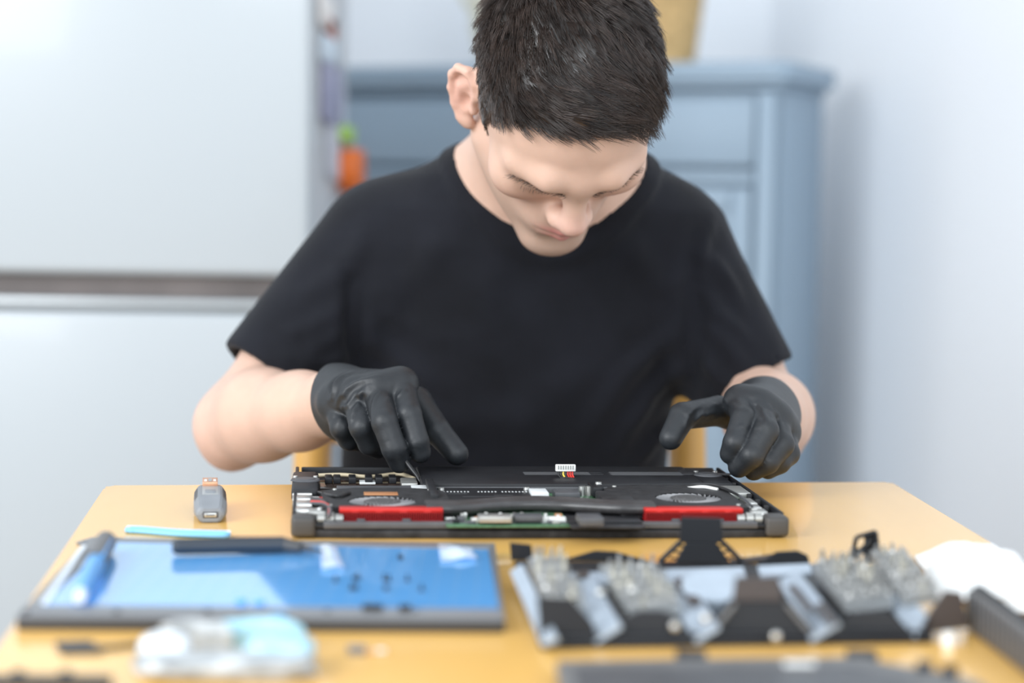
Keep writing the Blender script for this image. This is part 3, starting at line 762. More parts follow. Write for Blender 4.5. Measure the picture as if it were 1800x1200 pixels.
def lb(name, px0, px1, pyn, pyf, z0, z1, m, bev=.0006, parent=lap):
    """box on the laptop whose top face runs from pixel row pyn (near) to pyf (far)"""
    x0, yn = Lp(px0, pyn, z1); x1, _ = Lp(px1, pyn, z1); _, yf = Lp((px0 + px1) / 2, pyf, z1)
    c = ((x0 + x1) / 2, (yn + yf) / 2, (z0 + z1) / 2)
    if parent is not lap: c = tuple(Vector(c) - parent.location)
    return box(name, c, (abs(x1 - x0), max(abs(yf - yn), .001), z1 - z0), m, parent, bev)
LW = Lp(1388, 947, 0)[0]; LD = .262
poly('display_lid', [(.004, .004), (.05, .0), (LW - .05, .0), (LW - .004, .004), (LW - .004, LD - .004), (.004, LD - .004)], 0, .0062, 'plastic_matte', lap, .0012)
bt = box('base_tray', (LW / 2, LD / 2, .0085), (LW - .004, LD - .004, .003), 'plastic_black', lap, .0006)
box('front_rail', (LW / 2, .004, .0095), (LW - .046, .006, .005), 'plastic_grey', lap, .001)
for i in range(9):
    box('rail_clip', (.05 + i * .033, .0078, .0122), (.006, .002, .0022), 'plastic_grey', lap, .0004)
box('side_wall', (.0016, LD / 2 + .006, .0125), (.0028, LD - .02, .0085), 'plastic_black', lap, .0008)
box('side_wall', (LW - .0016, LD / 2 + .006, .0125), (.0028, LD - .02, .0085), 'plastic_black', lap, .0008)
box('back_wall', (LW / 2, LD - .0016, .012), (LW - .01, .0028, .008), 'plastic_black', lap, .0008)
for i in range(7): box('wall_screw_post', (LW - .006, .05 + i * .03, .0135), (.004, .004, .006), 'plastic_matte', lap, .0008)
for s, x in ((0, .0085), (1, LW - .0085)):
    bm = bmesh.new(); bm_box(bm, (0, 0, 0), (.0175, .022, .0150), .0032, 3)
    obj('hinge_block', fin(bm), 'hinge_grey', lap, (x, .010, .0085))
    sg = 1 if s == 0 else -1
    for k in range(3):
        cyl('hinge_barrel', (x + sg * (.010 + .0065 * k), .0105, .0128), (x + sg * (.0155 + .0065 * k), .0105, .0128), (.0042, .0048, .0038)[k], (.0042, .0048, .0038)[k], 'metal_dull', lap, 16)
    box('hinge_bracket', (x + sg * .010, .026, .0150), (.013, .016, .004), 'metal_dull', lap, .001)
    bm = bmesh.new(); bmesh.ops.create_uvsphere(bm, u_segments=12, v_segments=6, radius=.0028, matrix=Matrix.Diagonal((1, 1, .5, 1))); obj('hinge_screw', fin(bm), 'metal_silver', lap, (x + sg * .012, .028, .0172))
# heatsinks: red bar over a row of fins
def heatsink(px0, px1, py0, py1, z0, z1, tag_):
    x0, y = Lp(px0, py0, z0); x1, y2 = Lp(px1, py1, z0); y = max((y + y2) / 2, .010)
    hs = box('heatsink', ((x0 + x1) / 2, y + .006, z1 - .0013), (x1 - x0, .013, .0026), 'red_anodised', lap, .0006); hs['label'] = 'bright red heatsink beside the %s fan' % tag_
    bm = bmesh.new(); n = 46
    for i in range(n): bm_box(bm, ((i + .5) / n * (x1 - x0) - (x1 - x0) / 2, .0, 0), ((x1 - x0) / n * .4, .0115, z1 - z0 - .0030))
    bm_box(bm, (0, .0045, 0), (x1 - x0 - .001, .002, z1 - z0 - .0034))
    for zz in (-1, 1): bm_box(bm, (0, 0, zz * (z1 - z0 - .004) / 2), (x1 - x0, .0115, .0007))
    f_ = obj('heatsink_fins', fin(bm), 'red_fin', hs, (0, -.0012, -(z1 - z0) / 2 + .0004)); f_['kind'] = 'stuff'
    for i in range(4): box('heatsink_tab', ((i - 1.5) * (x1 - x0) / 4.3, -.0064, -.0012), (.0055, .0008, .0016), 'red_anodised', hs, .0002)
    return x0, x1, y
hl = heatsink(597, 783, 930, 929, .0105, .0205, 'left')
hr = heatsink(1137, 1308, 921, 919, .0105, .0205, 'right')
# fans
def plate_hole(bm, outer, c, r, z0, z1, n=72):
    """convex outline with a round hole"""
    def hit(a):
        d = np.array([math.cos(a), math.sin(a)]); best = 1e9
        for i in range(len(outer)):
            p = np.array(outer[i]) - c; q = np.array(outer[(i + 1) % len(outer)]) - c; e = q - p
            den = d[0] * e[1] - d[1] * e[0]
            if abs(den) < 1e-12: continue
            t = (p[0] * e[1] - p[1] * e[0]) / den; u_ = (p[0] * d[1] - p[1] * d[0]) / den
            if t > 0 and -1e-6 <= u_ <= 1 + 1e-6: best = min(best, t)
        return c + d * best
    A_ = sorted(list(2 * PI * np.arange(n) / n) + [math.atan2(p[1] - c[1], p[0] - c[0]) % (2 * PI) for p in outer])
    rows = []
    for a in A_:
        o = hit(a); i_ = c + np.array([math.cos(a), math.sin(a)]) * r
        rows.append([bm.verts.new((i_[0], i_[1], z1)), bm.verts.new((o[0], o[1], z1)), bm.verts.new((o[0], o[1], z0)), bm.verts.new((i_[0], i_[1], z0))])
    for a, b in zip(rows, rows[1:] + rows[:1]):
        for k in range(4): bm.faces.new((a[k], a[(k + 1) % 4], b[(k + 1) % 4], b[k]))
    bmesh.ops.recalc_face_normals(bm, faces=bm.faces)
def fan(cpx, cpy, x0, x1, y0, y1, zt_, side):
    cx_, cy_ = Lp(cpx, cpy, zt_); c = np.array([0., 0.]); r = .0255
    x0 -= cx_; x1 -= cx_; y0 -= cy_; y1 -= cy_; cc = .016
    outer = [(x0, y0), (x1, y0), (x1, y1 - cc * 1.3), (x1 - cc * .5, y1 - cc * .4), (x1 - cc * 1.6, y1), (x0 + cc * 1.6, y1), (x0 + cc * .5, y1 - cc * .4), (x0, y1 - cc * 1.3)]
    bm = bmesh.new(); plate_hole(bm, outer, c, r, -.0085, 0)
    h_ = obj('fan_housing', fin(bm, 'h', .4), 'plastic_matte', lap, (cx_, cy_, zt_)); h_['label'] = '%s cooling fan housing' % side
    bm = bmesh.new(); bm_cyl(bm, (0, 0, -.009), (0, 0, -.0078), r, r, 40); obj('fan_floor', fin(bm), 'plastic_black', h_)
    bm = bmesh.new(); bm_cyl(bm, (0, 0, -.008), (0, 0, -.0002), .0145, .0138, 36); bm_cyl(bm, (0, 0, -.0002), (0, 0, .0004), .0125, .012, 36)
    for k in range(6): bm_cyl(bm, (.009 * math.cos(k * PI / 3), .009 * math.sin(k * PI / 3), .0004), (.009 * math.cos(k * PI / 3), .009 * math.sin(k * PI / 3), .0009), .0011, .001, 10)
    obj('fan_hub', fin(bm), 'fan_hub', h_)
    bl = bmesh.new()
    for k in range(30):
        a0 = 2 * PI * k / 30; prev = None
        for q in range(5):
            t = q / 4; rr = .0140 + t * .0108; a = a0 + t * .42
            vs = [bl.verts.new((rr * math.cos(a), rr * math.sin(a), z)) for z in (-.0075, -.0005)] + [bl.verts.new((rr * math.cos(a + .035), rr * math.sin(a + .035), z)) for z in (-.0005, -.0075)]
            if prev:
                for w in range(4): bl.faces.new((prev[w], prev[(w + 1) % 4], vs[(w + 1) % 4], vs[w]))
            prev = vs
    b_ = obj('fan_blades', fin(bl, 'b', .5), 'fan_grey', h_); b_['kind'] = 'stuff'
    for k, (a, b) in enumerate([(x0 + .006, y0 + .008), (x1 - .006, y0 + .01), (x1 - .012, y1 - .012), (x0 + .01, y1 - .010)]):
        cyl('housing_screw', (a, b, 0), (a, b, .0009), .0018, .0016, 'metal_dull', h_, 10)
fy0 = hl[2] + .0125
fan(672, 880, Lp(566, 903, .0195)[0], Lp(800, 903, .0195)[0], fy0, Lp(672, 857, .0195)[1], .0195, 'left')
fan(1210, 874, Lp(1096, 895, .0195)[0], Lp(1322, 895, .0195)[0], hr[2] + .0125, Lp(1210, 852, .0195)[1], .0195, 'right')
# heat pipes between the heatsinks
xa, xb = hl[1], hr[0]; ya, yb = hl[2] + .010, hr[2] + .010
for k, (o1, o2) in enumerate(((.010, 0), (.019, .007), (.029, .016))):
    pts_ = spline([(xa - .012, ya + o2, .0185), (xa + .015, ya + .004 + o2, .0180), (xa + .05, ya + .018 + o1, .0165), ((xa + xb) / 2, ya + .022 + o1, .0165), (xb - .05, yb + .016 + o1, .0165), (xb - .018, yb + .005 + o2, .0180), (xb + .01, yb + o2, .0185)], 8)
    bm = bmesh.new(); bm_tube(bm, [(0, 0, 0)] * 0 + pts_, .0042, 10)
    for v in bm.verts: pass
    obj('heat_pipe', fin(bm, 'hp', 1.2), 'pipe_grey', lap)
# main board with its small components
pcb = lb('circuit_board', 785, 1005, 923, 895, .0095, .0112, 'pcb_green', .0003)
rb = random.Random(5)
bx0, by0 = Lp(790, 922, .0112); bx1, _ = Lp(1000, 922, .0112)
for i in range(34):
    t = (i + rb.random() * .6) / 34; x = bx0 + (bx1 - bx0) * t - pcb.location.x; y = by0 + .003 + rb.random() * .022 - pcb.location.y
    w, dd, hh = rb.choice([(.0052, .0052, .0042), (.003, .0022, .002), (.0045, .003, .003), (.0025, .0025, .0052), (.006, .0035, .0022)])
    box('board_component', (x, y, .0009 + hh / 2), (w, dd, hh), rb.choice(['metal_silver', 'metal_silver', 'metal_dull', 'plastic_black', 'plastic_grey', 'white_plastic', 'copper']), pcb, .0003)
lb('shield_plate', 842, 900, 908, 902, .013, .0175, 'metal_dull')
lb('shield_plate', 905, 955, 907, 901, .013, .0170, 'plastic_grey')
lb('pipe_clamp', 1020, 1062, 911, 901, .016, .0215, 'plastic_grey')
lb('flat_cover', 1005, 1135, 926, 917, .010, .0118, 'plastic_matte')
lb('flat_cover', 1000, 1130, 916, 906, .0112, .0135, 'plastic_black')
lb('white_socket', 965, 995, 910, 907, .0120, .0150, 'white_plastic', .0003)
# board in the middle, memory bay
mid_ = lb('inner_board', 770, 1130, 880, 851, .0095, .0112, 'pcb_green', .0003)
mem = lb('memory_module', 778, 940, 881, 857, .0115, .0165, 'plastic_black', .0005)
for i in range(26):
    x = -.5 + (i + .5) / 26
    if i in (9, 10, 17): continue
    box('contact', (x * .070, .0135, .0026), (.0012, .0030, .0003), 'label_white', mem, 0)
for i, (x, y, w) in enumerate([(-.3, .004, .05), (.2, -.004, .05), (0, -.011, .12)]): box('print_strip', (x * .07, y, .00255), (w * .3, .0012, .0001), 'print_grey', mem, 0)
lb('bracket_post', 758, 772, 868, 840, .011, .0225, 'plastic_black', .001)
cyl('bracket_screw', (*Lp(775, 858, .018), .0165), (*Lp(775, 858, .018), .0185), .0028, .0026, 'metal_silver', lap, 14)
cyl('bracket_screw', (*Lp(926, 857, .018), .0165), (*Lp(926, 857, .018), .0185), .0028, .0026, 'metal_silver', lap, 14)
ct = lb('ribbon_connector', 935, 965, 866, 858, .0115, .0185, 'label_white', .0004)
lb('board_socket', 976, 1020, 866, 859, .0115, .0165, 'plastic_grey', .0004)
for k, px in enumerate((1024, 1036)): cyl('capacitor', (*Lp(px, 862, .015), .011), (*Lp(px, 862, .015), .0185), .0032, .0030, ('metal_silver', 'metal_dull')[k], lap, 14)
lb('chip', 1096, 1112, 857, 853, .0115, .0165, 'chip_blue', .0004)
lb('heat_cover', 1062, 1118, 879, 862, .012, .0202, 'plastic_matte', .0012)
for a in range(9):
    x = Lp(800 + a * 33, 888, .015)
    box('board_component', (x[0], x[1], .0148), (.006, .005, .0036), ['plastic_black', 'plastic_grey', 'metal_dull'][a % 3], lap, .0004)
# battery
bat = lb('battery', 742, 1240, 849, 819, .0095, .0190, 'plastic_black', .0022)
bz = .00955
bxw = [max(v.co[k] for v in bat.data.vertices) - min(v.co[k] for v in bat.data.vertices) for k in range(3)]
blab = [(-.02, .006, .055, .016), (.055, .006, .060, .018), (.115, .004, .04, .010)]
for x, y, w, dd in blab: box('battery_label', (x + .02, y, bz - .00475), (w, dd, .0002), 'print_grey', bat, 0)
for i in range(14):
    box('print_line', (.012 + (i % 7) * .019, .0 + (i // 7) * .009, bz - .0046), (.014, .0013, .0001), 'plastic_grey', bat, 0)
box('battery_edge_highlight', (0.004, -bxw[1] / 2 - .0004, -.0005), (bxw[0] - .012, .0012, .0050), 'plastic_grey', bat, .0004)  # grey strip along the near edge, its colour stands in for a highlight
lb('battery_bracket', 1042, 1062, 856, 846, .012, .0200, 'plastic_black', .001)
cyl('bracket_screw', (*Lp(1052, 850, .020), .0195), (*Lp(1052, 850, .020), .0215), .0028, .0026, 'metal_silver', lap, 14)
# battery plug standing up with its wires
plug = empty('battery_plug', (0, 0, 0)); plug.parent = lap
pw = np.array(W(994, 822, LO[1] + .205)); rel_ = pw - LO; pxl = (float(rel_[0] * _c + rel_[1] * _s), float(-rel_[0] * _s + rel_[1] * _c), float(rel_[2]))
plug.location = pxl
box('plug_body', (0, 0, .0), (.0165, .0040, .0056), 'white_plastic', plug, .0006)
for i in range(7): box('plug_pin', (-.006 + i * .002, -.0021, .0006), (.0010, .0004, .0032), 'metal_dull', plug, 0)
for i, cn in enumerate(('wire_black', 'wire_black', 'wire_yellow', 'wire_black', 'wire_red', 'wire_red', 'wire_red')):
    x = -.0055 + i * .0019
    tube('wire', spline([(x, 0, -.002), (x, -.001, -.006), (x * .9 + .002, -.006, -.0095), (x * 1.2, -.010, -.0125)], 4), .00085, cn, plug, 6)
tube('wire_sleeve', spline([(-.004, -.0075, -.011), (.001, -.010, -.0105), (.008, -.012, -.0130)], 5), .0045, 'wire_black', plug, 10)
# left bay, cable with clips, label
bay = lb('empty_drive_bay', 562, 742, 858, 832, .0095, .0108, 'bay_gloss', .0004)
lb('bay_label', 632, 660, 848, 843, .0108, .0120, 'label_white', .0002)
cable = tube('bay_cable', spline([(*Lp(545, 836, .014), .0140), (*Lp(600, 836, .014), .0148), (*Lp(650, 837, .014), .0136), (*Lp(700, 835, .014), .0150), (*Lp(728, 841, .014), .0140)], 6), .0017, 'wire_tan', lap)
for px in (577, 592, 619, 648, 666, 690): lb('cable_clip', px - 6, px + 7, 839, 833, .0108, .0160, 'plastic_black', .0008)
lb('bay_bracket', 706, 735, 849, 839, .0108, .0150, 'metal_dull', .001)
lb('fan_board', 592, 735, 861, 853, .011, .0172, 'plastic_grey', .0006)
lb('copper_strip', 640, 700, 869, 864, .0196, .0201, 'copper', .0002)
lb('small_connector', 725, 756, 862, 852, .0110, .0178, 'label_white', .0008)
# speakers
for px0, px1, pn, pf, sd in ((512, 560, 860, 828, 'left'), (1236, 1290, 848, 822, 'right')):
    sp = lb('speaker', px0, px1, pn, pf, .0095, .0190, 'plastic_black', .0025)
    bm = bmesh.new(); bm_cyl(bm, (0, 0, .0046), (0, 0, .0058), .012, .011, 28); bm_cyl(bm, (0, 0, .0056), (0, 0, .0064), .0085, .0075, 24); obj('speaker_cone', fin(bm), 'plastic_grey', sp)
    for q in (-1, 1): cyl('speaker_screw', (q * .008, .012, .0046), (q * .008, .012, .0066), .002, .0018, 'metal_silver', sp, 10)
lb('speaker_arm', 1200, 1262, 832, 824, .0100, .0200, 'plastic_matte', .002)
# ports on both sides
for i, (py0, py1) in enumerate(((867, 859), (876, 869), (886, 878), (896, 889))):
    pt_ = lb('port', 514, 549, py0, py1, .0100, .0165, 'metal_silver', .0008)
    lb('port_tab', 547, 562, py0 - 1, py1 + 3, .0105, .0145, ('plastic_black', 'white_plastic', 'metal_dull', 'metal_silver')[i], .0006)
lb('card_reader', 1268, 1320, 866, 853, .0120, .0170, 'metal_dull', .0008)
for i, (p0, p1, a, b) in enumerate(((1312, 1332, 884, 875), (1318, 1340, 892, 885), (1322, 1352, 902, 893))): lb('port', p0, p1, a, b, .0100, .0160, 'metal_silver', .0008)
lb('side_board', 1300, 1346, 905, 869, .0095, .0108, 'pcb_green', .0003)
for i in range(12):
    x, y = Lp(1304 + rb.random() * 34, 875 + rb.random() * 26, .012); box('board_component', (x, y, .0118), (.003, .0025, .002), rb.choice(['metal_silver', 'copper', 'white_plastic', 'plastic_black']), lap, .0003)
wf = lb('wireless_card', 1146, 1206, 862, 852, .0125, .0168, 'metal_silver', .0006)
lb('wireless_label', 1150, 1196, 858, 853, .0168, .0171, 'label_white', .0001)
for k in range(2):
    p_ = [(*Lp(1190 + k * 8, 857, .018), .0178), (*Lp(1225, 853 - k, .02), .0205), (*Lp(1262, 856 - k, .021), .0212), (*Lp(1300, 872, .0205), .0208), (*Lp(1322, 890, .0195), .0196)]
    tube('antenna_cable', spline(p_, 6), .0011, ('wire_black', 'plastic_grey')[k], lap, 6)
tube('antenna_cable', spline([(*Lp(1204, 858, .018), .0178), (*Lp(1235, 856, .0205), .0208), (*Lp(1262, 859, .0205), .0200)], 6), .0014, 'white_plastic', lap, 6)
# wiring bundle on the left
for k, cn in enumerate(('wire_black', 'wire_black', 'wire_red', 'plastic_grey')):
    p_ = [(*Lp(548, 872 + k * 3, .018), .0165), (*Lp(562 + k * 3, 876 + k * 3, .02), .0195), (*Lp(575 + k * 2, 886 + k * 3, .02), .0200), (*Lp(578, 905, .0185), .0165)]
    tube('wire', spline(p_, 5), .0013, cn, lap, 6)
tube('wire', spline([(*Lp(558, 866, .016), .0165), (*Lp(590, 872, .021), .0212), (*Lp(615, 866, .0208), .0208)], 5), .0013, 'wire_black', lap, 6)
lb('red_tag', 560, 567, 876, 873, .0185, .0200, 'wire_red', .0003)

# pry tool held at the fingertips
tl = tube('pry_tool', [W(706, 800, 1.628), W(722, 822, 1.622), W(733, 836, 1.617), W(741, 851, 1.611)], [.0022, .0020, .0014, .0006], 'wire_black', None, 8)
tag(tl, 'thin black pry tool pinched in the fingers over the laptop', 'hand tool')

# ---------------------------------------------------------------- USB gadget
mat('gadget_grey', (.21, .225, .245), .45, var=.08, vscale=80); mat('gadget_pale', (.32, .33, .33), .4); mat('gadget_dark', (.06, .06, .065), .4); mat('gadget_copper', (.66, .34, .20), .35, metal=.55)
ga_, gb_ = G(357, 919), G(357, 852, .766)
gy = math.atan2(gb_[1] - ga_[1], gb_[0] - ga_[0]) - PI / 2
gd = empty('usb_adapter', (ga_[0], ga_[1] + .035, .75), gy, 'small grey octagonal adapter with copper plug, left of the laptop', 'adapter')
oct_ = [(-.0085, 0), (.0085, 0), (.0125, .005), (.0125, .012), (.0085, .0185), (-.0085, .0185), (-.0125, .012), (-.0125, .005)]
bm = bmesh.new(); rings = []
for yy, sxx, szz in ((-.0402, .70, .52), (-.0385, .86, .62), (-.027, 1, 1), (.027, 1, 1), (.0375, .86, .8), (.040, .7, .6)):
    rings.append([bm.verts.new((x * sxx, yy, .0005 + z * szz if z > .006 else z * (.6 + .4 * sxx) + .002 * (1 - sxx))) for x, z in oct_])
for a, b in zip(rings, rings[1:]):
    for k in range(8): bm.faces.new((a[k], a[(k + 1) % 8], b[(k + 1) % 8], b[k]))
bm.faces.new(rings[0]); bm.faces.new(rings[-1][::-1]); bmesh.ops.recalc_face_normals(bm, faces=bm.faces)
bmesh.ops.bevel(bm, geom=list(bm.edges), offset=.0008, segments=2, affect='EDGES', clamp_overlap=True)
obj('case', fin(bm, 'c', .35), 'gadget_grey', gd, (0, .005, 0))
box('top_panel', (0, .004, .0186), (.0125, .044, .0010), 'gadget_pale', gd, .0004)
box('button', (0, -.004, .0194), (.0078, .014, .0010), 'gadget_grey', gd, .0004)
for s in (-1, 1):
    for i in range(6): box('grip_rib', (s * .0106, -.012 + i * .008, .0152), (.0010, .0042, .0050), 'gadget_dark', gd, .0003, (0, -s * .55, 0))
bm = bmesh.new(); bm_box(bm, (0, 0, 0), (.0115, .0012, .0046), .0005); obj('port_recess', fin(bm), 'gadget_dark', gd, (0, -.0352, .0062))
box('port_shell', (0, -.0357, .0062), (.0092, .0014, .0030), 'metal_silver', gd, .0006)
box('port_tongue', (0, -.0363, .0062), (.0066, .0008, .0011), 'gadget_dark', gd, .0002)
ug = box('usb_plug', (0, .038, .0200), (.0118, .026, .0042), 'gadget_copper', gd, .0005)
for s in (-1, 1): box('plug_window', (s * .0035, -.004, .0024), (.0020, .009, .0003), 'white_plastic', ug, 0)
box('plug_tongue', (0, -.002, .0024), (.0028, .014, .0003), 'gadget_pale', ug, 0)

# ---------------------------------------------------------------- screen panel with blue film
mat('bezel_black', (.040, .040, .042), .45, bump=.06, bscale=600); mat('bezel_top', (.17, .175, .185), .35)
m = mat('blue_film', (.16, .50, 1.0), .06, spec=.7, ior=1.6, coat=.8, coatior=1.7, var=.04, vscale=5)
nt = m.node_tree; bs = nt.nodes['Principled BSDF']; src = bs.inputs['Base Color'].links[0].from_socket   # printed pale grid lines
tc = nt.nodes.new('ShaderNodeTexCoord'); sx_ = nt.nodes.new('ShaderNodeSeparateXYZ'); nt.links.new(tc.outputs['Object'], sx_.inputs[0])
prev = None
for axn, per in ((0, .0125), (1, .02)):
    a = nt.nodes.new('ShaderNodeMath'); a.operation = 'PINGPONG'; a.inputs[1].default_value = per / 2; nt.links.new(sx_.outputs[axn], a.inputs[0])
    b = nt.nodes.new('ShaderNodeMath'); b.operation = 'LESS_THAN'; b.inputs[1].default_value = .00035; nt.links.new(a.outputs[0], b.inputs[0])
    if prev is None: prev = b
    else:
        c_ = nt.nodes.new('ShaderNodeMath'); c_.operation = 'MAXIMUM'; nt.links.new(prev.outputs[0], c_.inputs[0]); nt.links.new(b.outputs[0], c_.inputs[1]); prev = c_
sc_ = nt.nodes.new('ShaderNodeMath'); sc_.operation = 'MULTIPLY'; sc_.inputs[1].default_value = .35; nt.links.new(prev.outputs[0], sc_.inputs[0])
mx = nt.nodes.new('ShaderNodeMix'); mx.data_type = 'RGBA'; nt.links.new(sc_.outputs[0], mx.inputs[0]); nt.links.new(src, mx.inputs[6]); mx.inputs[7].default_value = (.45, .65, .85, 1); nt.links.new(mx.outputs[2], bs.inputs['Base Color'])
mat('clear_film', (.85, .92, .98), .15, alpha=.45); mat('blue_plastic', (.10, .36, .72), .3); mat('sky_plastic', (.20, .52, .86), .35); mat('grip_grey', (.13, .13, .135), .5); mat('tool_navy', (.022, .030, .042), .4); mat('strip_white', (.74, .80, .86), .3); mat('pick_grey', (.16, .17, .19), .4)
SA, SB, SCc, SD = G(28, 1108), G(887, 1113), G(870, 958, .757), G(158, 948, .757)
scn = (SA + SB + SCc + SD) / 4
sp_ = empty('screen_panel', (scn[0], scn[1], .75), 0, 'black-framed screen panel covered with glossy blue lined film, lying at the left front', 'screen panel')
rl = lambda p: (float(p[0] - scn[0]), float(p[1] - scn[1]))
oq = [rl(SA), rl(SB), rl(SCc), rl(SD)]
poly('back_shell', oq, 0, .0080, 'bezel_black', sp_, .0015)
iq = [rl(G(73, 1062, .7605)), rl(G(878, 1069, .7605)), rl(G(858, 964, .7605)), rl(G(196, 951, .7605))]
for i in range(4):
    a, b, c_, d_ = [np.array(v) for v in (oq[i], oq[(i + 1) % 4], iq[(i + 1) % 4], iq[i])]
    bm = bmesh.new(); lo = [bm.verts.new((*p, .0075)) for p in (a, b, c_, d_)]; hi = [bm.verts.new((*(p + (cc - p) * .06), z)) for p, cc, z in ((a, d_, .0088), (b, c_, .0088), (c_, b, .0106), (d_, a, .0106))]
    bm.faces.new(lo[::-1]); bm.faces.new(hi)
    for k in range(4): bm.faces.new((lo[k], lo[(k + 1) % 4], hi[(k + 1) % 4], hi[k]))
    bmesh.ops.recalc_face_normals(bm, faces=bm.faces)
    obj('bezel', fin(bm, 'bz', .4), 'bezel_top', sp_)
fp = [tuple(np.mean(iq, 0) + (np.array(p) - np.mean(iq, 0)) * 1.0) for p in iq]
poly('blue_film', fp, .0075, .0100, 'blue_film', sp_)
def on_panel(px, py, z=.7601):
    g = G(px, py, z); return rl(g)
wl = [on_panel(72, 1060, .7605), on_panel(84, 1060, .7605), on_panel(152, 960, .7605), on_panel(143, 960, .7605)]
poly('white_edge_strip', wl, .0085, .0112, 'strip_white', sp_)
for px in (45, 205, 365, 575, 730):
    x, y = on_panel(px, 1075, .7595); box('rubber_pad', (x, y, .0096), (.004, .003, .0024), 'bezel_black', sp_, .0006)
x, y = on_panel(443, 1082, .759); box('sticker', (x, y, .0095), (.016, .0045, .0008), 'pick_grey', sp_)
x, y = on_panel(491, 1082, .759); box('sticker', (x, y, .0095), (.009, .0045, .0008), 'blue_plastic', sp_)
# screws scattered on the film
bm = bmesh.new(); bm_cyl(bm, (0, 0, 0), (0, 0, .0009), .0018, .0016, 10); bm_cyl(bm, (0, 0, .0009), (0, 0, .0042), .0008, .0006, 8); scm = fin(bm, 'screw')
mat('screw_black', (.02, .02, .025), .35, metal=.6)
for i, (px, py) in enumerate(((590, 1022), (622, 1020), (629, 1018), (618, 1036), (627, 1037), (676, 1019), (683, 1021), (678, 1038), (716, 1021), (741, 1038), (703, 983))):
    wh = ('leftmost of all', 'left one of the back left pair', 'right one of the back left pair', 'left one of the front left pair', 'right one of the front left pair', 'left one of the back middle pair', 'right one of the back middle pair', 'alone in front of the middle pair', 'alone at the back right', 'farthest right', 'farthest from the front, by the clear film')[i]
    g = G(px, py, .76); o = obj('screw', scm, 'screw_black', None, (g[0], g[1], .7601)); 
    if i % 3 == 1: o.rotation_euler = (PI / 2, 0, i * 1.3); o.location.z = .7619
    tag(o, 'tiny black screw on the blue film, ' + wh, 'screw', 'tiny screws on the blue film')
for px, py, lb_ in ((655, 1066, 'small black clip on the front bezel, left of its twin'), (712, 1067, 'small black clip on the front bezel, nearer the right corner')):
    g = G(px, py, .762); o = box('plastic_clip', (g[0], g[1], .7620), (.012 if px < 700 else .007, .004, .003), 'wire_black', None, .0008); tag(o, lb_, 'clip')
for px, py, lb_ in ((424, 1056, 'leftmost tiny dark blue part near the front bezel'), (456, 1058, 'tiny dark blue part right beside another near the front bezel')):
    g = G(px, py, .7615); o = box('small_part', (g[0], g[1], .7614), (.006, .004, .0026), 'blue_plastic', None, .0006); tag(o, lb_, 'small part')
# pens and strips
kn = empty('craft_knife', (*G(400, 960, .762)[:2], .7606), 0, 'dark navy pen-shaped knife lying along the back of the blue film', 'knife')
kl = lambda px, py, z=.766: tuple(np.array(W(px, py, G(px, py, z)[1])) - np.array(kn.location))
k0, k1, k2, k3, k4 = kl(303, 961), kl(420, 958), kl(498, 957), kl(530, 960), kl(566, 962)
zr = lambda p, z: (p[0], p[1], z)
tube('handle', [zr(k0, .0055), zr(np.array(k0) * .93 + np.array(k1) * .07, .0056), zr(k1, .0056), zr(k2, .0056)], [.0040, .0053, .0055, .0053], 'tool_navy', kn, 14)
tube('collar', [zr(k2, .0056), zr(k3, .0046)], [.0050, .0034], 'bezel_black', kn, 12)
tube('blade', [zr(k3, .0046), zr(k4, .0030)], [.0022, .0007], 'bezel_black', kn, 8)
mk = empty('blue_marker', (*G(160, 1010, .766)[:2], .7606), 0, 'translucent blue pen with a grey grip on the left of the blue film', 'pen')
ml = lambda px, py: tuple((np.array(G(px, py, .766)) - np.array(mk.location))[:2])
a0, a1, a2, a3 = ml(186, 956), ml(168, 992), ml(150, 1026), ml(142, 1043)
tube('grip', [(*a0, .0072), (*a1, .0072)], .0070, 'grip_grey', mk, 14)
tube('barrel', [(*a1, .0062), (*a2, .0058), (*a3, .0052)], [.0060, .0056, .0048], 'blue_plastic', mk, 14)
tube('end_plug', [(*a3, .0052), (*ml(139, 1049), .005)], [.0042, .0036], 'strip_white', mk, 12)
tube('clip', [(*ml(196, 960), .011), (*ml(181, 992), .0115)], .0012, 'blue_plastic', mk, 8)
# light blue strip and grey pick on the table behind the panel
g0 = G(312, 944); ls = empty('blue_pry_bar', (g0[0], g0[1], .75), 0, 'light blue plastic pry bar on the table behind the screen panel', 'pry tool')
pl_ = [np.array(G(px, py)) - np.array(ls.location) for px, py in ((222, 936), (250, 937), (312, 942), (370, 944), (404, 945))]
bm = bmesh.new(); sp2 = spline(pl_, 6); bm_tube(bm, [(p[0], p[1], .0022) for p in sp2], [.004] * 2 + [.0052] * (len(sp2) - 4) + [.0045, .003], 12)
for v in bm.verts: v.co.z = max(.0, .0022 + (v.co.z - .0022) * .5)
obj('blade', fin(bm, 'b', 1.2), 'sky_plastic', ls)
tube('rim', [(p[0], p[1] + .004, .0035) for p in sp2], .0012, 'strip_white', ls, 6)
g0 = G(170, 956); gp = empty('grey_pick', (g0[0], g0[1], .75), 0, 'thin grey opening pick on the table behind the pen', 'pick')
pk = [np.array(G(px, py)) - g0 for px, py in ((134, 957), (160, 949), (185, 947), (214, 949), (200, 960), (165, 962))]
poly('blade', [(p[0], p[1]) for p in pk], 0, .002, 'pick_grey', gp, .0005)
poly('bevel_edge', [(p[0] * .7, p[1] * .7) for p in pk], .002, .0028, 'pick_grey', gp, .0003)
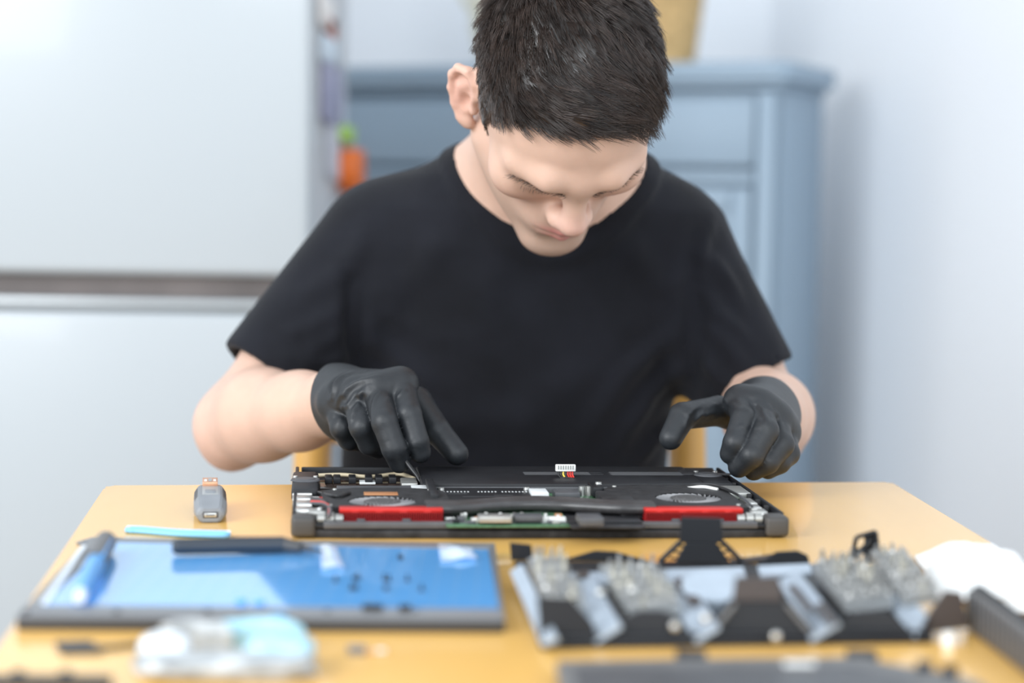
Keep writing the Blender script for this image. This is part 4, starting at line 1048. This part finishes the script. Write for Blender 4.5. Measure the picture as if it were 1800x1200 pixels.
# clear films on the panel
def sheet(name, corners, z0, amp, m_, label, cat, nx=14, ny=10, seed=1, th=.0006, curl=.0):
    P = [np.array(G(px, py, z0)) for px, py in corners]; c = sum(P) / 4; r_ = np.random.RandomState(seed); ph = r_.uniform(0, 6, 8); bm = bmesh.new(); gr = []
    for j in range(ny + 1):
        row = []
        for i in range(nx + 1):
            u_, v_ = i / nx, j / ny; p = (P[0] * (1 - u_) + P[1] * u_) * (1 - v_) + (P[3] * (1 - u_) + P[2] * u_) * v_ - c
            z = amp * (.5 + .25 * math.sin(u_ * 7 + ph[0] + 2 * v_) + .25 * math.sin(v_ * 6 + ph[1] + u_ * 3) ) * (math.sin(PI * min(max(u_, .03), .97)) * math.sin(PI * min(max(v_, .03), .97))) ** .4 + curl * v_ ** 2
            row.append(bm.verts.new((p[0], p[1], max(z, 0))))
        gr.append(row)
    for j in range(ny):
        for i in range(nx): bm.faces.new((gr[j][i], gr[j][i + 1], gr[j + 1][i + 1], gr[j + 1][i]))
    bmesh.ops.recalc_face_normals(bm, faces=bm.faces)
    r = bmesh.ops.solidify(bm, geom=list(bm.faces), thickness=-th)
    o = obj(name, fin(bm, name, .9), m_, None, (c[0], c[1], z0 + th * 0)); return tag(o, label, cat)
sheet('clear_film', ((566, 1000), (604, 998), (590, 962), (562, 960)), .7612, .004, 'clear_film', 'crumpled scrap of clear film at the knife tip', 'film', seed=2)
sheet('clear_film', ((776, 986), (838, 982), (828, 966), (770, 958)), .7612, .005, 'clear_film', 'pale folded film scrap at the right back of the blue film', 'film', seed=3)

# ---------------------------------------------------------------- clear bag, tab, connector at the near left
mat('bag_clear', (.36, .38, .39), .28, spec=.8, var=.55, vscale=70, coat=.4); mat('bag_blue', (.36, .62, .74), .15, spec=.8, coat=.4); mat('tab_dark', (.05, .048, .047), .5); mat('orange_film', (.75, .36, .12), .4)
def lump(name, cpx, cpy, rx, ry, rz, m_, parent, base, seed, amp=.25, nu=40, nv=20, z=0):
    c = np.array(G(cpx, cpy)); r_ = np.random.RandomState(seed); K = r_.normal(0, 1, (14, 3)) * 5; ph = r_.uniform(0, 6, 14); V = []; Q = []
    for j in range(nv + 1):
        for i in range(nu):
            t = PI * j / nv; a = 2 * PI * i / nu; d = np.array([math.sin(t) * math.cos(a), math.sin(t) * math.sin(a), math.cos(t)])
            w = 1 + amp * sum(abs(math.sin(K[q] @ d * .5 + ph[q])) for q in range(14)) / 14 * 2 - amp
            sq = np.sign(d) * np.abs(d) ** .7
            V.append(sq * w * np.array([rx, ry, rz]) + np.array([0, 0, rz * .95]))
    V = np.array(V); V[:, 2] = np.maximum(V[:, 2], 0)
    for j in range(nv):
        for i in range(nu): Q.append((j * nu + i, (j + 1) * nu + i, (j + 1) * nu + (i + 1) % nu, j * nu + (i + 1) % nu))
    V += np.array([c[0], c[1], .75 + z]) - np.array(base)
    return obj(name, npmesh(name, V, np.array(Q)), m_, parent)
bb = np.array([*G(398, 1165)[:2], .75])
bag = empty('clear_bag', bb, 0, 'crumpled clear plastic bag of parts at the near left edge', 'bag')
lump('pouch', 398, 1186, .044, .017, .0060, 'bag_clear', bag, bb, 4, .3)
lump('blue_insert', 492, 1172, .017, .012, .0085, 'bag_blue', bag, bb, 6, .25)
lump('fold', 290, 1172, .012, .010, .0088, 'strip_white', bag, bb, 8, .3)
lump('fold', 345, 1146, .018, .004, .0088, 'bag_clear', bag, bb, 9, .3)
lump('fold', 455, 1140, .024, .003, .0085, 'bag_blue', bag, bb, 10, .3)
g0 = G(140, 1140); tb_ = empty('antenna_tab', (g0[0], g0[1], .75), 0, 'dark flat tab with a thin cable left of the clear bag', 'cable')
poly('tab', [tuple((np.array(G(px, py)) - g0)[:2]) for px, py in ((96, 1132), (108, 1152), (182, 1150), (160, 1130))], 0, .002, 'tab_dark', tb_, .0004)
tube('cable', spline([tuple(np.array(G(px, py)) - g0 + np.array([0, 0, .0012])) for px, py in ((172, 1143), (205, 1141), (240, 1136), (262, 1134))], 5), .0016, 'tab_dark', tb_, 8)
g0 = G(640, 1148); fc = empty('ribbon_connector', (g0[0], g0[1], .75), .1, 'small grey and orange ribbon connector right of the clear bag', 'connector')
box('housing', (-.004, 0, .002), (.010, .007, .004), 'pick_grey', fc, .0006); box('ribbon', (.006, .001, .0006), (.012, .006, .0008), 'orange_film', fc, .0002); box('stiffener', (.009, .001, .0013), (.005, .006, .0006), 'strip_white', fc, .0001)
g0 = G(75, 1204); bs_ = empty('black_bar', (g0[0], g0[1], .75), .03, 'black bar with raised lugs at the bottom left edge', 'bar')
box('bar', (0, -.004, .003), (.07, .012, .005), 'bezel_black', bs_, .001)
for x in (-.012, .012): box('lug', (x, -.001, .0068), (.006, .004, .0028), 'bezel_black', bs_, .0008)

# ---------------------------------------------------------------- folding bit organizer
mat('org_black', (.014, .015, .018), .42, spec=.35, bump=.05, bscale=400); mat('org_brown', (.050, .038, .034), .5); mat('org_grey', (.36, .42, .49), .35, var=.06, vscale=60); mat('org_clear', (.55, .57, .58), .25, alpha=.4); mat('bit_steel', (.33, .33, .32), .38, metal=.75); mat('bit_tan', (.42, .40, .34), .4, metal=.5)
mat('org_ridge', (.15, .148, .148), .5)
OB = np.array([*G(1290, 1075)[:2], .75])
org = empty('bit_organizer', OB, 0, 'black folding screwdriver-bit organizer with zigzag flaps and grey panels, right front', 'organizer')
loc_ = lambda p: tuple(np.maximum(np.array(p) - OB, (-9, -9, .0022)))
def upright(name, pxs, Y, th_, m_, parent=org, lean=0.0):
    """standing flap: outline from the photograph at its own distance Y, real thickness"""
    P = [np.array(loc_(W(px, py, Y))) for px, py in pxs]
    for p in P: p[2] = max(p[2], .0006)
    z0 = min(p[2] for p in P)
    bm = bmesh.new(); f_ = [bm.verts.new((p[0], p[1] + lean * (p[2] - z0), p[2])) for p in P]; b_ = [bm.verts.new((p[0], p[1] + th_ + lean * (p[2] - z0), p[2])) for p in P]
    n = len(P); bm.faces.new(f_); bm.faces.new(b_[::-1])
    for i in range(n): bm.faces.new((f_[i], b_[i], b_[(i + 1) % n], f_[(i + 1) % n]))
    bmesh.ops.recalc_face_normals(bm, faces=bm.faces)
    bmesh.ops.bevel(bm, geom=list(bm.edges), offset=.0005, segments=1, affect='EDGES')
    return obj(name, fin(bm, name, .4), m_, parent)
def slab(name, pts_, th_, m_, parent=org):
    P = [np.array(loc_(p)) for p in pts_]; n_ = np.cross(P[1] - P[0], P[3] - P[0]); n_ /= np.linalg.norm(n_); n_ *= np.sign(n_[2]) or 1
    bm = bmesh.new(); t_ = [bm.verts.new(p) for p in P]; b_ = [bm.verts.new(p - n_ * th_) for p in P]; n = len(P)
    bm.faces.new(t_); bm.faces.new(b_[::-1])
    for i in range(n): bm.faces.new((t_[i], b_[i], b_[(i + 1) % n], t_[(i + 1) % n]))
    bmesh.ops.recalc_face_normals(bm, faces=bm.faces); return obj(name, fin(bm, name, .4), m_, parent)
baseq = [G(950, 1142), G(1640, 1131), G(1560, 1000), G(905, 992)]
poly('base_plate', [tuple(loc_(p)[:2]) for p in baseq], .0003, .0028, 'org_black', org, .0006)
a, b = np.array(loc_(G(950, 1139))), np.array(loc_(G(1640, 1128))); mm = (a + b) / 2
box('front_rail', (mm[0], mm[1] + .003, .0035), (np.linalg.norm(b - a), .006, .006), 'org_black', org, .0015, (0, 0, math.atan2(b[1] - a[1], b[0] - a[0])))
YN = lambda px: G(px, 1138 - (px - 950) * .016)[1] + .004
upright('flap', [(950, 1132), (1055, 1130), (1042, 1095), (1005, 1054), (944, 1050)], YN(990), .003, 'org_black', lean=.1)
upright('flap', [(1062, 1128), (1222, 1127), (1188, 1084), (1166, 1075), (1126, 1075), (1104, 1084)], YN(1140), .003, 'org_black', lean=.15)
nf = upright('flap', [(1228, 1127), (1445, 1124), (1388, 1056), (1284, 1056)], YN(1330), .003, 'org_black', lean=.15)
upright('flap_tab', [(1288, 1056), (1376, 1056), (1370, 1016), (1294, 1016)], YN(1330) + .001, .003, 'org_brown', lean=.15)
for s, e in (((1250, 1112), (1292, 1062)), ((1425, 1112), (1382, 1062))): tube('flap_rib', [loc_(W(*s, YN(1330) - .001)), loc_(W(*e, YN(1330) + .001))], .0014, 'org_ridge', org, 6)
upright('flap', [(1452, 1124), (1612, 1120), (1578, 1086), (1552, 1076), (1512, 1076), (1490, 1086)], YN(1530), .003, 'org_black', lean=.15)
upright('flap', [(1620, 1122), (1704, 1104), (1692, 1042), (1662, 1038), (1636, 1074)], YN(1660) + .006, .003, 'org_brown')
YF = 1.335
upright('flap', [(898, 1004), (936, 1004), (934, 958), (896, 954)], YF, .003, 'org_black')
upright('flap', [(985, 1014), (1146, 1014), (1082, 970), (1046, 968)], YF, .003, 'org_black')
upright('flap', [(1186, 1010), (1284, 1010), (1260, 954), (1206, 954)], YF, .003, 'org_black')
upright('flap_tab', [(1194, 954), (1272, 954), (1268, 911), (1197, 909)], YF + .001, .003, 'org_black')
for s, e in (((1158, 1008), (1196, 952)), ((1308, 1006), (1270, 952))): tube('flap_strut', [loc_(W(*s, YF + .001)), loc_(W(*e, YF + .001))], .0019, 'org_black', org, 6)
for i in range(5):
    t = (i + .5) / 5
    for s0, s1, e0, e1 in (((1158, 1008), (1196, 952), (1188, 1008), (1207, 956)), ((1308, 1006), (1270, 952), (1282, 1008), (1259, 956))):
        p = np.array(s0) * (1 - t) + np.array(s1) * t; q = np.array(e0) * (1 - t) + np.array(e1) * t
        tube('flap_rung', [loc_(W(*p, YF + .001)), loc_(W(*q, YF + .001))], .0009, 'org_black', org, 5)
upright('flap', [(1330, 1012), (1424, 1008), (1420, 976), (1402, 968), (1366, 970)], YF, .003, 'org_black')
tube('link_rod', [loc_(W(1284, 990, YF + .004)), loc_(W(1345, 981, YF + .004)), loc_(W(1402, 973, YF + .006))], .0024, 'org_brown', org, 8)
for q in (((1494, 1004), (1505, 944)), ((1505, 944), (1539, 934)), ((1539, 934), (1546, 985)), ((1494, 985), (1530, 950)), ((1502, 965), (1535, 975))): tube('flap_strut', [loc_(W(*q[0], YF)), loc_(W(*q[1], YF))], .0016, 'org_black', org, 6)
upright('flap', [(1518, 990), (1548, 988), (1538, 936), (1520, 942)], YF + .002, .002, 'org_black')
def P3(px, py, z): return G(px, py, .75 + z)
slab('grey_panel', [P3(896, 1004, .010), P3(917, 990, .016), P3(980, 1122, .010), P3(952, 1132, .004)], .002, 'org_grey')
slab('grey_panel', [P3(984, 1018, .006), P3(1038, 1004, .012), P3(1092, 1098, .013), P3(1046, 1126, .004)], .002, 'org_grey')
slab('grey_panel', [P3(1156, 1018, .006), P3(1204, 1004, .012), P3(1264, 1100, .012), P3(1222, 1126, .004)], .002, 'org_grey')
slab('grey_panel', [P3(1366, 1020, .008), P3(1404, 1004, .014), P3(1476, 1094, .013), P3(1424, 1124, .004)], .002, 'org_grey')
slab('grey_panel', [P3(1548, 1048, .006), P3(1590, 1040, .012), P3(1628, 1078, .014), P3(1606, 1118, .004)], .002, 'org_grey')
slab('grey_cross_panel', [P3(990, 1006, .010), P3(1130, 1004, .010), P3(1136, 1022, .008), P3(986, 1026, .008)], .002, 'org_grey')
slab('grey_cross_panel', [P3(1162, 1000, .010), P3(1306, 996, .010), P3(1312, 1014, .008), P3(1160, 1022, .008)], .002, 'org_grey')
slab('grey_cross_panel', [P3(1332, 994, .012), P3(1424, 990, .012), P3(1428, 1006, .009), P3(1338, 1012, .009)], .002, 'org_grey')
slab('slot', [P3(1012, 1004, .0125), P3(1034, 1002, .0125), P3(1036, 1012, .0120), P3(1014, 1014, .0120)], .001, 'org_brown')
slab('slot', [P3(1184, 1020, .0122), P3(1196, 1014, .0128), P3(1234, 1056, .0128), P3(1216, 1064, .0118)], .001, 'org_brown')
slab('slot', [P3(1386, 1030, .0135), P3(1396, 1026, .0140), P3(1430, 1070, .0140), P3(1420, 1076, .0130)], .001, 'org_brown')
slab('slot', [P3(1432, 1062, .0145), P3(1446, 1058, .0150), P3(1470, 1090, .0150), P3(1458, 1096, .0140)], .001, 'org_brown')
dc = loc_(P3(1256, 1040, .012))
bm = bmesh.new(); bm_cyl(bm, (0, 0, -.006), (0, 0, .004), .0185, .0200, 40); bm_cyl(bm, (0, 0, .004), (0, 0, .0052), .0186, .0170, 40); obj('round_cup', fin(bm, 'cup', .5), 'org_grey', org, dc, (.28, 0, 0))
for px, py, z in ((1056, 1042, .020), (1112, 1038, .020), (1186, 1100, .012), (1240, 1086, .016), (1364, 1118, .008)):
    bm = bmesh.new(); bmesh.ops.create_uvsphere(bm, u_segments=12, v_segments=8, radius=.0028); obj('steel_rivet', fin(bm), 'metal_silver', org, loc_(P3(px, py, z)))
# racks and bits
bm = bmesh.new(); bm_cyl(bm, (0, 0, 0), (0, 0, .012), .0026, .0026, 6); bm_cyl(bm, (0, 0, .012), (0, 0, .015), .0026, .0015, 6); bm_cyl(bm, (0, 0, .015), (0, 0, .022), .0015, .0012, 6); bitm = fin(bm, 'screwdriver_bit', .5); bitm.materials.append(MATS['bit_steel'])
bit2 = bitm.copy(); bit2.materials.clear(); bit2.materials.append(MATS['bit_tan'])
ORD = ['first', 'second', 'third', 'fourth', 'fifth', 'sixth', 'seventh', 'eighth']
def rack(corners, nc, nr, z, h_, lean, where, drop=0):
    """corners: far-left, far-right, near-right, near-left in pixels at height z"""
    P = [np.array(P3(px, py, z)) for px, py in corners]
    slab('bit_rack', [p + np.array([0, 0, .007]) for p in P], .0065, 'org_clear')
    for r_ in range(nr):
        for c_ in range(nc):
            u_, v_ = (c_ + .5) / nc, (r_ + .5) / nr
            p = (P[0] * (1 - u_) + P[1] * u_) * (1 - v_) + (P[3] * (1 - u_) + P[2] * u_) * v_
            o = obj('screwdriver_bit', bitm if rb.random() < .7 else bit2, None, None, (p[0], p[1], p[2] - .001), (lean + rb.uniform(-.05, .05), rb.uniform(-.06, .06), rb.random() * 3))
            o.scale = (1, 1, h_ * rb.uniform(.88, 1.1))
            tag(o, 'steel bit in the %s rack, %s row from the front, %s from the left' % (where, ORD[nr - 1 - r_], ORD[c_]), 'screwdriver bit', 'bits in the %s rack' % where)
rack(((926, 1000), (982, 998), (1030, 1082), (962, 1090)), 4, 5, .008, .82, .1, 'leftmost')
rack(((1052, 1010), (1148, 1006), (1196, 1082), (1108, 1092)), 5, 5, .006, .68, .1, 'second')
rack(((1430, 1006), (1512, 1004), (1570, 1070), (1486, 1078)), 5, 6, .008, .8, .1, 'third')
rack(((1530, 985), (1590, 984), (1650, 1060), (1592, 1066)), 4, 8, .013, .6, -.1, 'rightmost')
# side wing to the right and the second unfolded leaf in front
wb, we = np.array(G(1712, 1106)), np.array(G(1850, 1212)); wv = we - wb; wl_ = np.linalg.norm(wv[:2]); wc = (wb + we) / 2; wa = math.atan2(wv[1], wv[0])
wing = box('side_wing', loc_((wc[0], wc[1], .75 + .0125)), (wl_, .010, .024), 'org_ridge', org, .002, (0, 0, wa))
for i in range(16): box('wing_rib', ((i - 7.5) * wl_ / 16, -.0052, 0), (wl_ / 34, .0012, .021), 'plastic_grey', wing, .0003)
for i in range(22): box('wing_tooth', ((i - 10.5) * wl_ / 22, .001, .0128), (wl_ / 44, .006, .003), 'org_black', wing, .0006)
lf = [(978, 1160), (1190, 1156), (1520, 1153), (1560, 1164), (1650, 1178), (1722, 1198), (1860, 1300), (1005, 1300)]
OB2 = np.array([*G(1350, 1220)[:2], .75])
leaf = empty('organizer_leaf', OB2, 0, 'dark grey flat tray leaf at the bottom edge in front of the organizer', 'tray')
lq = lambda px, py, z: tuple((np.array(P3(px, py, z)) - OB2)[:2])
poly('tray', [lq(px, py, .010) for px, py in lf], .0005, .010, 'org_ridge', leaf, .0012)
poly('raised_panel', [lq(px, py, .0115) for px, py in ((1010, 1172), (1500, 1168), (1600, 1190), (1700, 1290), (1030, 1290))], .010, .0115, 'plastic_grey', leaf, .0008)
g0 = np.array(P3(1405, 1166, .0125)) - OB2; box('white_tag', (g0[0], g0[1], .0124), (.016, .006, .0018), 'white_plastic', leaf, .0006)
for px in (1215, 1515):
    g0 = np.array(P3(px, 1147, .008)) - OB2; box('hinge_tab', (g0[0], g0[1], .006), (.016, .010, .006), 'org_black', leaf, .001)
for px, py in ((1625, 1172), (1670, 1180)):
    g0 = np.array(P3(px, py, .011)) - OB2; box('catch', (g0[0], g0[1], .0115), (.008, .005, .005), 'org_black', leaf, .001)
g0 = G(1668, 1132); o = obj('white_peg', None or bpy.data.meshes.new('white_peg'), 'white_plastic', None, (g0[0], g0[1], .75))
bm = bmesh.new(); bm_cyl(bm, (0, 0, 0), (0, 0, .007), .0045, .0035, 14); bm.to_mesh(o.data); bm.free(); smooth(o.data, .6); tag(o, 'small pale plastic peg beside the organizer corner', 'peg')

# ---------------------------------------------------------------- tissue
mat('tissue_white', (.86, .87, .86), .8, bump=.15, bscale=120)
def tissue(pxs, name, label, seed):
    P = [np.array(G(px, py)) for px, py in pxs]; c = sum(P) / 4; r_ = np.random.RandomState(seed); bm = bmesh.new(); gr = []; n = 36
    K = r_.normal(0, 1, (10, 2)) * 6; ph = r_.uniform(0, 6, 10)
    for j in range(n + 1):
        row = []
        for i in range(n + 1):
            u_, v_ = i / n, j / n; p = (P[0] * (1 - u_) + P[1] * u_) * (1 - v_) + (P[3] * (1 - u_) + P[2] * u_) * v_ - c
            e = (math.sin(PI * min(max(u_, .01), .99)) * math.sin(PI * min(max(v_, .01), .99))) ** .5
            z = e * (.012 + .012 * sum(1 - abs(math.sin(K[q] @ np.array([u_, v_]) * .6 + ph[q])) for q in range(10)) / 4)
            k = 1 + .05 * math.sin(7 * math.atan2(v_ - .5, u_ - .5) + ph[0]) * (1 - e)
            row.append(bm.verts.new((p[0] * k, p[1] * k, max(z, .0006))))
        gr.append(row)
    for j in range(n):
        for i in range(n): bm.faces.new((gr[j][i], gr[j][i + 1], gr[j + 1][i + 1], gr[j + 1][i]))
    bmesh.ops.recalc_face_normals(bm, faces=bm.faces); bmesh.ops.solidify(bm, geom=list(bm.faces), thickness=.0006)
    return tag(obj(name, fin(bm, name, 1.2), 'tissue_white', None, (c[0], c[1], .7502)), label, 'tissue')
tissue(((1640, 1062), (1830, 1062), (1790, 985), (1610, 978)), 'tissue', 'crumpled white tissue on the table behind the organizer', 2)
tissue(((1765, 1085), (1920, 1085), (1900, 1035), (1760, 1040)), 'tissue', 'second white tissue at the right edge of the table', 5)
